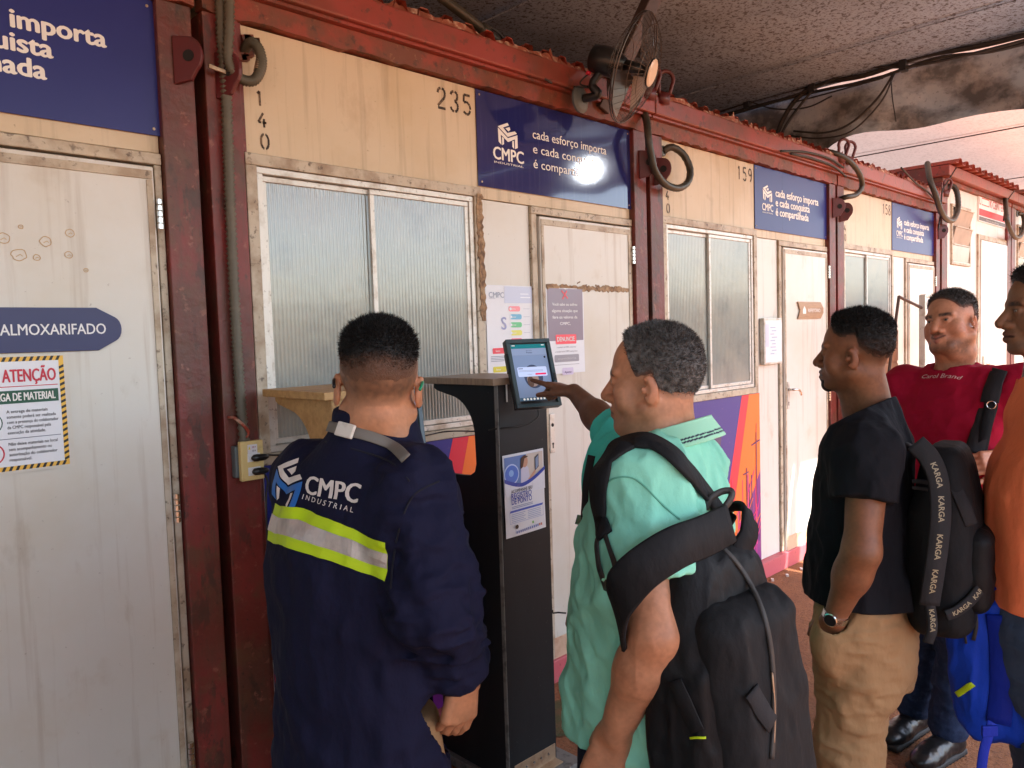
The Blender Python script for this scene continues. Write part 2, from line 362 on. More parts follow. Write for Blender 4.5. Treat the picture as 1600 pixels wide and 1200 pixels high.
for u, v in ((1236, 882), (1207, 907), (1252, 890), (1246, 1040), (1230, 900)):
    r = ray(u, v); p = CAM+r*(-CAM_H/r[2]); mb.obox((p[0], p[1], .006), (.8, .6, 0), (-.6, .8, 0), (0, 0, 1), .014, .008, .006)
tag(mb.build('litter', 'litter'), 'scraps of pale litter on the ground', kind='stuff')

# canopy of tarpaulin sheets overhead
def sheet(mb, x0, x1, y0, y1, z, nx, ny, sag, seed):
    r = random.Random(seed); ph = [r.uniform(0, 6) for _ in range(4)]
    V = []
    for j in range(ny+1):
        for i in range(nx+1):
            x = x0+(x1-x0)*i/nx; y = y0+(y1-y0)*j/ny
            zz = z+sag*(math.sin(x*1.7+ph[0])*math.sin(y*1.3+ph[1])+.5*math.sin(x*3.9+ph[2]+y))
            V.append((x, y, zz))
    mb.add(V, [(j*(nx+1)+i, j*(nx+1)+i+1, (j+1)*(nx+1)+i+1, (j+1)*(nx+1)+i) for j in range(ny) for i in range(nx)])
CAN_Z, CAN_Y0 = 3.5, -5.4
canopy = thing('canopy', 'dark speckled tarpaulin canopy stretched over the row of containers', 'canopy', (0, 0, CAN_Z))
xs = [-9, -5.6, -2.2, 1.0, 3.1, 5.2, 5.95]
for i, (a, b) in enumerate(zip(xs[:-1], xs[1:])):
    mb = MB(); sheet(mb, a-.012, b+.012, CAN_Y0, 7.0, (i % 2)*.004, 14, 40, .008, 1)
    mb.build('tarpaulin_sheet', 'tarp', canopy, smooth=True)
    mb = MB(); mb.box(b-.006, b+.006, CAN_Y0, 7.0, -.022, -.014); mb.build('seam', 'tarp', canopy)
mb = MB(); mb.box(-9, 18, 7.0, 7.05, -3.5, .2); mb.build('light_block_curtain', 'tarp', canopy)  # unseen sheet added at the rear to stop light leaking onto the ceiling
far = thing('canopy', 'pale pinkish tarpaulin canopy beyond the hanging grey valance', 'canopy', (0, 0, CAN_Z))
xs = [5.97, 9.2, 12.4, 15.6, 18]
for i, (a, b) in enumerate(zip(xs[:-1], xs[1:])):
    mb = MB(); sheet(mb, a-.012, b+.012, -2.2, 7.0, .16+(i % 2)*.004, 14, 30, .01, 2)
    mb.build('tarpaulin_sheet', 'tarp_light', far, smooth=True)
    mb = MB(); mb.box(b-.008, b+.008, -2.2, 7.0, .12, .13); mb.build('seam', 'steel_dark', far)
# hanging valance between the two canopies, with wrinkles, and its cable bundle
mb = MB(); V = []; ny, nz = 90, 14
for j in range(nz+1):
    for i in range(ny+1):
        y = 2.4-7.0*i/ny; t = j/nz
        dep = .43+.035*math.sin(y*3)+.02*math.sin(y*7.3)+.05*max(0, y)
        x = 5.955+.03+.06*t*math.sin(y*5.1+1.5*math.sin(y*2.3))+.035*math.sin(t*5+y*9)*t+.05*math.sin(t*3.1)*math.sin(y*1.9)**2
        V.append((x, y, CAN_Z-.01-dep*t))
mb.add(V, [(j*(ny+1)+i, j*(ny+1)+i+1, (j+1)*(ny+1)+i+1, (j+1)*(ny+1)+i) for j in range(nz) for i in range(ny)])
tag(mb.build('valance', 'valance', None, smooth=True), 'stained grey tarpaulin valance hanging across the row below the canopy', 'tarpaulin')
def PX(x, u, v):
    r = ray(u, v); return CAM+r*(x/r[0])
cb = thing('cable_bundle', 'sagging bundle of black cables slung along the grey valance', 'cables', (5.9, 0, 3.4))
def cab(pts, r, x=5.86, m='black_rubber', parent=cb):
    P = [PX(x+.0, u, v)-np.array([5.9, 0, 3.4]) for u, v in pts]
    MB().tube(smooth_path(P, 6), r, 6).build('cable', m, parent, smooth=True)
cab([(1075, 190), (1170, 158), (1270, 132), (1350, 118), (1440, 88), (1530, 72), (1640, 45)], .018)
cab([(1075, 196), (1180, 166), (1280, 142), (1365, 124), (1460, 92), (1550, 80), (1640, 58)], .012, 5.84)
cab([(1100, 192), (1250, 146), (1340, 108), (1420, 104), (1520, 84), (1640, 52)], .010, 5.82)
cab([(1268, 134), (1240, 160), (1222, 190), (1210, 222)], .018, 5.84)
cab([(1274, 136), (1250, 165), (1228, 196), (1214, 226)], .010, 5.82)
cab([(1398, 112), (1370, 155), (1330, 192), (1290, 207), (1240, 205)], .008, 5.84)
cab([(1398, 114), (1376, 160), (1330, 205), (1280, 216), (1235, 212)], .006, 5.83)
cab([(1240, 160), (1300, 144), (1380, 122)], .006, 5.83)
cab([(1170, 158), (1210, 170), (1260, 168), (1300, 150)], .006, 5.83)
cab([(1392, 112), (1394, 150), (1400, 190)], .004, 5.85)
for u, v in ((1168, 160), (1270, 134), (1412, 100)):
    p = PX(5.84, u, v)-np.array([5.9, 0, 3.4]); MB().obox(p, (1, 0, 0), (0, 1, 0), (0, 0, 1), .03, .022, .05).build('cable_clamp', 'black_plastic', cb)

# ------------------------------------------------------------------ containers
DIG = {'0': [[(.12, .3), (.12, .7), (.3, .95), (.42, .97)], [(.58, .97), (.7, .95), (.88, .7), (.88, .3)], [(.88, .3), (.7, .05), (.58, .03)], [(.42, .03), (.3, .05), (.12, .3)]],
       '1': [[(.28, .8), (.52, .97), (.52, .03)]],
       '2': [[(.12, .74), (.2, .92), (.44, .97)], [(.56, .97), (.8, .92), (.88, .74), (.8, .56), (.12, .14)], [(.12, .05), (.9, .05)]],
       '3': [[(.12, .8), (.25, .94), (.45, .97)], [(.56, .97), (.8, .9), (.84, .72), (.72, .56), (.5, .53)], [(.58, .5), (.8, .44), (.88, .26), (.76, .08), (.56, .03)], [(.44, .03), (.22, .07), (.1, .22)]],
       '4': [[(.62, .97), (.1, .35), (.4, .35)], [(.52, .35), (.92, .35)], [(.68, .6), (.68, .03)]],
       '5': [[(.85, .95), (.2, .95), (.17, .6)], [(.17, .58), (.5, .63), (.8, .5), (.88, .3)], [(.85, .24), (.7, .06), (.44, .03), (.12, .14)]],
       '8': [[(.44, .97), (.2, .9), (.18, .66), (.44, .53)], [(.56, .97), (.8, .9), (.82, .66), (.56, .53)], [(.44, .5), (.12, .4), (.14, .1), (.44, .03)], [(.56, .5), (.88, .4), (.86, .1), (.56, .03)]],
       '9': [[(.85, .6), (.6, .48), (.3, .5), (.13, .7), (.3, .92), (.48, .97)], [(.56, .97), (.8, .88), (.88, .6), (.8, .25), (.5, .03)]]}
def stencil(p, txt, x, y, w, h, gap, lw):
    for i, ch in enumerate(txt):
        for ln in DIG.get(ch, []): p.line([(x+i*(w+gap)+a*w, y+b*h) for a, b in ln], lw, S(54, 44, 38), 1)
CONT = []
def container(x0, number, label, z0=0.0, width=W_MOD, detail=True, left_window=True, mid=True):
    t = thing('container', label, 'container', (x0, 0, z0), 0, 'red framed site containers in a row'); CONT.append(t)
    w = width
    def B(name, m, *boxes, bevel=.004, parent=t):
        mb = MB()
        for b in boxes: mb.box(*b)
        return mb.build(name, m, parent, bevel=bevel)
    # corner posts: a flat face with a return lip
    B('corner_post', 'red_paint', (.012, .132, -.03, .10, .112, 2.755))
    B('corner_post', 'red_paint', (w-.132, w-.024, -.03, .10, .112, 2.755))
    B('post_lip', 'red_paint', (.134, .150, -.012, .05, .112, 2.755), bevel=.002)
    B('base_rail', 'pink_base', (.012, w-.012, -.045, .08, .0, .110))
    B('top_rail', 'red_rail', (-.0, w-.004, -.085, .06, 2.845, 2.945), bevel=.008)
    B('rail_lip', 'red_rail', (.004, w-.008, -.062, -.01, 2.832, 2.8445), bevel=.001)
    # rusty fascia strip with a ragged lower edge under the rail
    mb = MB(); n = 60; pts = []
    r = random.Random(int(x0*100)+7)
    low = [(.013+(w-.026)*i/n, 2.757+r.uniform(-.006, .008)) for i in range(n+1)]
    mb.prism(low+[(w-.013, 2.8315), (.013, 2.8315)], -.034, .02); mb.build('fascia', 'rusty_fascia', t)
    # roof: trapezoid ribs running back, their cut ends showing at the eave
    mb = MB(); pit = .118; k = int(w/pit); y0, y1 = -.055, 5.9; pr = []
    for i in range(k):
        a = .02+i*pit; pr += [(a, 2.953), (a+.022, 2.953), (a+.04, 2.99), (a+.078, 2.99), (a+.096, 2.953)]
    V = [(x, y0+r.uniform(-.012, .004), z) for x, z in pr]+[(x, y1, z) for x, z in pr]+[(x, y0, z+.004) for x, z in pr]; n = len(pr)
    mb.add(V, [(i, i+1, n+i+1, n+i) for i in range(n-1)]+[(i, 2*n+i, 2*n+i+1, i+1) for i in range(n-1)]); mb.build('roof_sheet', 'red_rail', t)
    # peeling sealant strip along the roof edge
    mb = MB(); n = 110; V = []
    for i in range(n+1):
        x = .03+(w-.06)*i/n; ph = x*3.1+x0; hgt = .020+.012*math.sin(ph*2.3)*math.sin(ph*5.1+1)+r.uniform(-.003, .004)+(r.uniform(.012, .04) if r.random() < .05 else 0)
        yy = -.062+.006*math.sin(ph*4)+r.uniform(-.003, .003)
        V += [(x, yy, 2.952), (x+r.uniform(-.004, .004), yy+.012+r.uniform(-.005, .005), 2.955+hgt), (x, yy+.05, 2.975)]
    mb.add(V, [(3*i+a, 3*i+3+a, 3*i+4+a, 3*i+1+a) for i in range(n) for a in (0, 1)]); mb.build('peeling_sealant', 'peel', t)
    # body behind the front
    B('side_wall', 'cream_panel', (.02, .06, .11, 5.9, .06, 2.9)); B('side_wall', 'cream_panel', (w-.06, w-.02, .11, 5.9, .06, 2.9))
    B('rear_wall', 'cream_panel', (.062, w-.062, 5.8, 5.88, .06, 2.9)); B('floor', 'black_gap', (.062, w-.062, .1, 5.79, .06, .10), bevel=0)
    wx0, wx1, wz0, wz1 = .152, 1.205, 1.268, 2.318
    dx0, dx1, dz1 = 1.53, 2.305, 2.282
    # wall panels, each with its own joint
    B('wall_panel', 'cream_panel', (.152, 1.212, 0.0, .05, 2.322, 2.7545), bevel=.002)
    B('wall_panel', 'cream_panel', (1.218, dx1, 0.004, .05, dz1+.004, 2.7545), bevel=.002)
    B('wall_panel', 'white_panel', (.152, 1.212, 0.0, .05, .112, 1.264), bevel=.002)
    B('wall_panel', 'white_panel', (1.218, dx0-.004, 0.003, .05, .112, dz1), bevel=.002)
    # window: outer frame > sashes, panes
    def frame(x0, x1, z0, z1, b, y0, y1):
        return [(x0, x1, y0, y1, z0, z0+b), (x0, x1, y0, y1, z1-b, z1), (x0, x0+b, y0, y1, z0+b, z1-b), (x1-b, x1, y0, y1, z0+b, z1-b)]
    wf = B('window', 'trim', *frame(wx0-.012, wx1+.008, wz0-.012, wz1+.010, .040, -.018, .0295), bevel=.003)
    B('track', 'alu', *frame(wx0+.030, wx1-.034, wz0+.030, wz1-.032, .022, -.010, .028), bevel=.002, parent=wf)
    xm = (wx0+wx1)/2-.02
    for (a, b, y) in ((wx0+.054, xm+.012, .020), (xm-.014, wx1-.058, .004)):
        B('sash', 'alu', *frame(a, b, wz0+.054, wz1-.056, .020, y-.008, y+.007), bevel=.002, parent=wf)
        V = []; nr = int((b-a-.04)/.0155); pts = []
        for i in range(nr*4+1):
            x = a+.02+(b-a-.04)*i/(nr*4); pts.append((x, y-.0028*math.cos(i*math.pi/2)))
        n = len(pts); V = [(x, yy, wz0+.074) for x, yy in pts]+[(x, yy, wz1-.076) for x, yy in pts]
        me = new_mesh('pane', V, [(i, i+1, n+i+1, n+i) for i in range(n-1)], smooth=True); link('pane', me, 'reeded_glass', wf)
    B('blind', 'white_panel', (wx0+.06, wx1-.06, .060, .064, wz0+.06, wz1-.06), bevel=0, parent=wf)
    # door frame (trim), leaf, hinges, handle
    B('door_frame', 'trim', (dx0, dx0+.035, -.012, .05, .112, dz1-.036), (dx0, dx1, -.012, .05, dz1-.035, dz1), (dx1-.022, dx1, -.008, .05, .112, dz1-.036), bevel=.003)
    leaf = B('door', 'white_panel', (dx0+.044, dx1-.030, -.022, .022, .075, dz1-.045), bevel=.004)
    B('door_trim', 'trim', (dx0+.050, dx1-.036, -.0265, -.0225, dz1-.085, dz1-.058), (dx0+.050, dx0+.068, -.0265, -.0225, .09, dz1-.087), (dx1-.054, dx1-.036, -.0265, -.0225, .09, dz1-.087), bevel=.001, parent=leaf)
    if number == '235':      # a band of flaking rust across the door and old brown sealant down the window side
        r2 = random.Random(5); xs_ = np.linspace(dx0+.075, dx1-.06, 46); up = [(x, 1.915+r2.uniform(-.002, .010)) for x in xs_]; dn = [(x, 1.900-r2.uniform(-.001, .012)) for x in xs_[::-1]]
        MB().prism(up+dn, -.0265, -.0222).build('flaking_band', 'flaky', leaf)
        for k in range(14):
            x = r2.uniform(dx0+.08, dx1-.08); z = 1.885+r2.uniform(-.02, .05); MB().obox((x, -.0235, z), (1, 0, r2.uniform(-.4, .4)), (0, 1, 0), (r2.uniform(-.3, .3), 0, 1), r2.uniform(.004, .018), .001, r2.uniform(.002, .005)).build('flake', 'flaky', leaf)
        zs_ = np.linspace(1.75, 2.30, 40); lft = [(1.190+r2.uniform(-.012, .004), z) for z in zs_]; rgt = [(1.214+r2.uniform(-.004, .012), z) for z in zs_[::-1]]
        MB().prism(lft+rgt, -.022, -.0185).build('old_sealant', 'flaky', t)
    B('kick_plate', 'pale_metal', (dx0+.060, dx1-.05, -.0275, -.0225, .082, .21), bevel=.001, parent=leaf)
    for zh in (2.09, 1.165, .35):
        mb = MB()
        for q in range(5): mb.lathe((dx1-.022, -.034, zh-.045+q*.019), (0, 0, 1), [(0, .009), (.015, .009)], 10)
        mb.build('hinge', 'chrome', leaf, smooth=False)
    hx = dx0+.085
    mb = MB(); mb.box(hx-.018, hx+.018, -.031, -.0228, 1.115, 1.305); mb.build('handle_plate', 'alu', leaf, bevel=.006)
    mb = MB(); mb.lathe((hx, -.0312, 1.16), (0, -1, 0), [(0, .006), (.001, .006)], 10); mb.box(hx-.003, hx+.003, -.0322, -.0312, 1.138, 1.158); mb.build('keyhole', 'black_gap', leaf); MB().lathe((hx, -.0312, 1.25), (0, -1, 0), [(0, .009), (.001, .009)], 10).build('spindle_hole', 'black_gap', leaf)
    mb = MB(); mb.tube([(hx, -.03, 1.25), (hx, -.075, 1.25)], .009, 8); mb.tube(smooth_path([(hx, -.072, 1.25), (hx+.05, -.076, 1.248), (hx+.10, -.07, 1.225), (hx+.115, -.066, 1.205)], 4), .0085, 8)
    if detail and number != '235': mb.build('handle', 'chrome', leaf, smooth=True)
    # stencilled numbers painted on the panel
    for i, ch in enumerate(number):
        p = Print(); stencil(p, ch, 1.218-.019-len(number)*.070+.008+i*.070, 2.632, .052, .088, .0, .011); p.build('digit', t, 'stencil', (0, -.0004, 0))
    for i, ch in enumerate('140'):
        p = Print(); stencil(p, ch, .193+i*.006, 2.495-i*.072, .036, .052, 0, .008); p.build('digit', t, 'stencil', (0, -.0004, 0))
    # lifting lugs on the posts and eye hooks on the rail
    def lug(x, z, yaw, h=.15, d=.095):
        pts = [(0, -h/2), (d*.6, -h/2+.01)]+[(d*.55+d*.45*math.cos(a), h*.08+h*.38*math.sin(a)) for a in np.linspace(-1.0, 1.6, 9)]+[(0, h/2)]
        mb = MB(); mb.prism([(a, b) for a, b in pts], -.008, .008, 'y')
        hole = MB(); ho = (d*.55, 0, h*.06)
        o = mb.build('lifting_lug', 'red_lug', t, bevel=.003); o.location = (x, -.03, z); o.rotation_euler = (0, 0, yaw)
        for sy in (-.0095, .0095):
            hh = MB(); hh.lathe((d*.55, sy-.001 if sy > 0 else sy-.001, h*.06), (0, 1, 0), [(0, .018), (.002, .018)], 14); hh.build('lug_hole', 'black_gap', o)
    lug(w-.085, 2.575, math.radians(-50)); lug(.05, 2.555, math.radians(-62))
    def eye(x, z, lean):
        mb = MB(); R = .045; n = 20
        out = [(R*math.sin(a)*1.0, .075+R*math.cos(a)) for a in np.linspace(math.radians(-125), math.radians(125), n)]
        o2 = [(R*.62*math.sin(a), .075+R*.62*math.cos(a)) for a in np.linspace(math.radians(-180), math.radians(180), n)]
        mb.tube(smooth_path([(-.03, 0, .0)]+[(a, 0, b) for a, b in out[::2]]+[(.03, 0, .0)], 3), .011, 8)
        mb.box(-.034, .034, -.009, .009, -.05, .012)
        o = mb.build('eye_hook', 'red_lug', t, smooth=True); o.location = (x, -.098, z); o.rotation_euler = (.1, lean, math.radians(-28))
    eye(w-.07, 2.955, .15); eye(.06, 2.955, .1)
    return t
mat('flaky', S(150, 118, 84), 0.7, layers=[(40, .45, .6, S(84, 60, 42), .8), (14, .5, .65, S(196, 172, 136), .7)], bumps=[(60, .6, .004)])
mat('peel', S(150, 84, 62), 0.7, layers=[(30, .5, .65, S(215, 190, 165), .7), (12, .5, .68, S(90, 50, 38), .7)])
mat('pale_metal', S(206, 176, 150), 0.45, metal=.2, layers=[(14, .45, .65, S(170, 110, 80), .6)])
container(X0-W_MOD, '', 'leftmost red framed container with a plain white door under a navy slogan sign')
container(X0, '235', 'red framed cream container stencilled 235 behind the man in the navy jacket')
container(X0+W_MOD, '159', 'red framed cream container stencilled 159 with a grey document holder by its door')
container(X0+2*W_MOD, '158', 'red framed container stencilled 158, fourth along the row from the left')

# far white cabin: taller, set a little higher, with a louvre window column
def far_cabin(x0, w, label, sign):
    t = thing('container', label, 'container', (x0, 0, 0), 0, 'white cabins at the far end of the row')
    def B(name, m, *boxes, bevel=.004, parent=t):
        mb = MB()
        for b in boxes: mb.box(*b)
        return mb.build(name, m, parent, bevel=bevel)
    B('corner_post', 'red_paint', (.0, .17, -.03, .12, .1, 3.07)); B('corner_post', 'red_paint', (w-.17, w-.02, -.03, .12, .1, 3.07))
    B('base_rail', 'pink_base', (0, w-.02, -.04, .1, 0, .098))
    B('top_rail', 'red_rail', (-.02, w, -.10, .08, 3.12, 3.23), bevel=.008); B('fascia', 'rusty_fascia', (.002, w-.022, -.035, .05, 3.072, 3.119))
    B('side_rail', 'red_paint', (-.02, .05, .082, 5.9, 3.06, 3.23)); B('side_wall', 'red_paint', (.0, .04, .122, 5.9, .1, 3.058)); B('side_wall', 'white_panel', (w-.07, w-.03, .122, 5.9, .1, 3.2))
    B('rear_wall', 'white_panel', (.05, w-.08, 5.7, 5.8, .1, 3.2))
    mb = MB(); pr = []
    for i in range(int(w/.22)):
        a = -.02+i*.22; pr += [(a, 3.235), (a+.07, 3.235), (a+.10, 3.285), (a+.17, 3.285), (a+.20, 3.235)]
    n = len(pr); mb.add([(x, -.16, z) for x, z in pr]+[(x, 5.9, z) for x, z in pr]+[(x, -.16, z+.006) for x, z in pr], [(i, i+1, n+i+1, n+i) for i in range(n-1)]+[(i, 2*n+i, 2*n+i+1, i+1) for i in range(n-1)])
    mb.build('roof_sheet', 'red_rail', t)
    B('wall_panel', 'white_panel', (.172, .36, .0, .06, .1, 3.07), bevel=.002); B('wall_panel', 'white_panel', (1.0, 1.28, 0, .06, .1, 3.07), bevel=.002)
    B('wall_panel', 'white_panel', (.363, .997, 0, .06, 2.90, 3.07), bevel=.002); B('wall_panel', 'white_panel', (.363, .997, 0, .06, .1, 2.28), bevel=.002)
    B('wall_panel', 'white_panel', (1.283, w-.172, 0, .06, 2.66, 3.07), bevel=.002)
    wf = B('window', 'trim', (.36, 1.0, -.02, .05, 2.282, 2.31), (.36, 1.0, -.02, .05, 2.87, 2.898), (.36, .39, -.02, .05, 2.311, 2.869), (.97, 1.0, -.02, .05, 2.311, 2.869))
    for k, tilt in enumerate((-.15, -.55, -.7)):
        mb = MB(); mb.box(.395, .965, -.008, .008, 0, .17); o = mb.build('louvre_pane', 'louvre', wf, bevel=.002)
        o.location = (0, .0, 2.315+k*.185); o.rotation_euler = (-tilt*.4, 0, 0)
        mb = MB(); mb.box(.392, .968, -.02, .015, -.008, .0); mb.box(.392, .968, -.02, .012, .171, .179); f = mb.build('louvre_rail', 'alu', wf); f.location = o.location; f.rotation_euler = o.rotation_euler
    B('door_frame', 'trim', (1.285, 1.345, -.02, .06, .1, 2.655), (1.346, w-.172, -.02, .06, 2.60, 2.655))
    d = B('door', 'white_panel', (1.35, w-.18, -.03, .02, .1, 2.595))
    B('handle', 'chrome', (1.40, 1.43, -.045, -.031, 1.1, 1.3), (1.41, 1.53, -.08, -.065, 1.2, 1.22), parent=d)
    return t
mat('louvre', S(150, 140, 128), 0.2, layers=[(4, .45, .7, S(110, 100, 92), .6)])
EX = X0+3*W_MOD+.04
far_cabin(EX, 2.62, 'tall white cabin with a column of louvre panes beyond container 158', True)
far_cabin(EX+2.64, 2.62, 'last white cabin at the right edge of the row', False)
# ------------------------------------------------------------------ signs and notices on the fronts
def board(name, x0, x1, z0, z1, y, th, m, parent, bevel=.0015):
    return MB().box(x0, x1, y-th, y, z0, z1).build(name, m, parent, bevel=bevel)
def slogan_sign(xm, label, bold, big_logo=True):
    t = thing('slogan_sign', label, 'sign', (xm+1.212, -.0005, 2.338), 0, 'navy slogan signs above the doors')
    MB().box(0, 1.098, -.0055, -.0005, 0, .414).build('board', 'navy_matt' if bold else 'navy_sign', t, bevel=.001)
    MB().box(.388, .3888, -.0058, -.0055, .01, .405).build('board_joint', 'navy_flat', t)
    o = (0, -.0056, 0)
    lx, lw = (.098, .150) if bold else (.093, .19)
    p = Print(); emblem(p, lx+.010 if bold else .125, .19, .128 if bold else .122, .108, WHITE); p.build('logo', t, 'ink', o)
    p = Print(); p.text('CMPC', lx, .130, .046 if bold else .053, WHITE, 2, .07, w=lw); p.text('INDUSTRIAL', lx+.004, .112, .0085, WHITE, 2, 0.02, w=lw-.006); p.build('logo_lettering', t, 'ink', o)
    if bold == 0:
        for txt, y, w in (('cada esforço importa', .258, .545), ('e cada conquista', .190, .475), ('é compartilhada', .122, .45)): Print().text(txt, .348, y, .040, WHITE, 2, 0.012, w=w).build('lettering', t, 'ink', o)
    else:
        for txt, y, w in (('cada esforço importa', .238, .665), ('e cada conquista', .174, .520), ('é compartilhada', .110, .500)): Print().text(txt, .287, y, .050, WHITE, 2, .10, w=w).build('lettering', t, 'ink', o)
    for sx in (.02, 1.078):
        for sz in (.02, .394): MB().lathe((sx, -.0055, sz), (0, -1, 0), [(0, .005), (.002, .004)], 8).build('screw', 'zinc', t)
    return t
slogan_sign(X0-W_MOD, 'large navy slogan sign cut off by the left edge above the white storeroom door', 1)
slogan_sign(X0, 'glossy navy slogan sign with thin lettering just right of the number 235', 0)
slogan_sign(X0+W_MOD, 'navy slogan sign with bold lettering just right of the number 159', 1)
slogan_sign(X0+2*W_MOD, 'small looking navy slogan sign just right of the number 158', 1)

# arrow sign ALMOXARIFADO on the left door (door face y = -0.022)
YD = -.0275
t = thing('arrow_sign', 'navy arrow sign reading ALMOXARIFADO on the left white door', 'sign', (.20, YD, 1.674))
pts = [(0, 0), (.525, 0), (.575, .028)]+[(.592*1-.02+.02*math.cos(a), .063+.034*math.sin(a)) for a in np.linspace(-1.1, 1.1, 7)]+[(.575, .098), (.525, .126), (0, .126)]
MB().prism(pts, -.004, 0, 'y').build('board', 'navy_flat', t, bevel=.001)
p = Print(); p.text('ALMOXARIFADO', .547, .049, .030, (.8, .8, .8), 1, .03, w=.268, align='r'); p.build('lettering', t, 'ink', (0, -.0041, 0))

# ATENÇÃO notice
BLK, RED, GRN, YEL = S(28, 28, 30), S(196, 40, 62), S(28, 84, 62), S(236, 186, 70)
t = thing('notice', 'white ATENÇÃO notice with black and yellow hazard border on the left door', 'notice', (.190, YD-.0005, 1.340))
MB().box(0, .452, -.0012, 0, 0, .328).build('plastic_sleeve', 'sleeve' if 'sleeve' in MATS else 'paper', t)
p = Print(); W_, H_ = .433, .315; bx = .006; by = .008
p.rect(bx, by, W_, H_, (.78, .79, .82), 1)
def hazard(p, x, y, w, h, horiz):
    p.rect(x, y, w, h, YEL, 2); L = w if horiz else h; n = int(L/.0165)
    for i in range(n):
        a = i*.0165
        if horiz: p.poly([(x+a, y), (x+a+.0075, y), (x+a+.0135, y+h), (x+a+.006, y+h)], BLK, 3)
        else: p.poly([(x, y+a), (x+w, y+a+.006), (x+w, y+a+.0135), (x, y+a+.0075)], BLK, 3)
hazard(p, bx, by, W_, .0125, True); hazard(p, bx, by+H_-.0125, W_, .0125, True); hazard(p, bx, by+.0125, .0125, H_-.025, False); hazard(p, bx+W_-.0125, by+.0125, .0125, H_-.025, False)
p.build('sheet', t, 'ink', (0, -.0013, 0))
p = Print()
p.text('ATENÇÃO', bx+W_-.022, by+.246, .034, RED, 3, .06, w=.130, align='r'); p.poly([(bx+.17, by+.244), (bx+.245, by+.244), (bx+.207, by+.29)], YEL, 3)
p.rect(bx+.018, by+.232, W_-.036, .0022, RED, 3)
p.rect(bx+.018, by+.186, W_-.036, .036, GRN, 3); p.text('ENTREGA DE MATERIAL', bx+W_-.026, by+.194, .021, WHITE, 4, .06, w=.185, align='r')
for i, l in enumerate(('A entrega de materiais', 'somente poderá ser realizada', 'com a presença do colaborador', 'da CMPC responsável pela', 'execução da atividade.')):
    p.text(l, bx+.285, by+.160-i*.0146, .0085, BLK, 3, .03, w=(.100, .120, .126, .106, .092)[i])
p.rect(bx+.018, by+.088, W_-.036, .0016, S(50, 60, 80), 3)
for i, l in enumerate(('Não deixe materiais no local', 'sem acompanhamento ou', 'autorização do colaborador', 'responsável.')):
    p.text(l, bx+.285, by+.070-i*.0146, .0085, BLK, 3, .03, w=(.120, .104, .118, .054)[i])
p.disc(bx+.245, by+.135, .030, GRN, 3); p.disc(bx+.245, by+.135, .027, (.78, .79, .82), 4); p.rect(bx+.232, by+.122, .026, .02, GRN, 5); p.disc(bx+.245, by+.148, .007, GRN, 5)
p.disc(bx+.245, by+.050, .030, RED, 3); p.disc(bx+.245, by+.050, .026, (.78, .79, .82), 4); p.rect(bx+.233, by+.040, .024, .02, BLK, 5)
p.build('print', t, 'ink', (0, -.0013, 0))

# stains of old glue on the left door
r = random.Random(11); t = tag(None or thing('glue_stain', 'ring shaped old glue stains above the arrow sign on the left door', 'stain', (0, YD+.0045, 0)), None)
p = Print()
for u, v, s in ((5, 372, .016), (30, 398, .018), (72, 377, .015), (110, 364, .012), (33, 354, .006), (108, 398, .010), (58, 402, .009), (135, 422, .006)):
    q = FP(u, v, YD); n = 16
    o_ = [(q[0]+s*math.cos(k*6.283/n)*(1+r.uniform(-.12, .12)), q[2]+s*.9*math.sin(k*6.283/n)*(1+r.uniform(-.12, .12))) for k in range(n)]
    p.line(o_+[o_[0]], .0022, S(190, 158, 112), 1); p.line([(q[0]-s*.4, q[2]-s*.3), (q[0]+s*.2, q[2]+s*.1), (q[0]+s*.5, q[2]-s*.2)], .002, S(196, 168, 124), 1)
p.build('ring', t, 'ink')

# posters beside the door of 235
def poster(label, x, y, z, w, h, draw, rot=0, curl=.004, name='poster', m='ink_gloss', rz=0):
    t = thing(name, label, 'poster', (x, y, z)); t.rotation_euler = (0, rot, rz)
    nx, nz = 8, 10
    f = lambda a, b: curl*(.5+.5*math.sin(a*9/w*.35+b*7)*math.cos(b*5/h*.5))*(1 if m else 1)
    mb = MB(); V = [(w*i/nx, -.0012-f(w*i/nx, h*j/nz)*.6, h*j/nz) for j in range(nz+1) for i in range(nx+1)]
    V += [(x_, y_+.001, z_) for x_, y_, z_ in V]; n1 = (nx+1)*(nz+1)
    F = [(j*(nx+1)+i, j*(nx+1)+i+1, (j+1)*(nx+1)+i+1, (j+1)*(nx+1)+i) for j in range(nz) for i in range(nx)]
    F += [tuple(n1+k for k in reversed(q)) for q in F]
    mb.add(V, F); mb.build('sheet', 'paper', t, smooth=True)
    p = Print(); draw(p, w, h); p.build('print', t, m, (0, -.0018, 0), bend=lambda a, b: f(a, b)*.6)
    return t
PW = (.74, .77, .84)
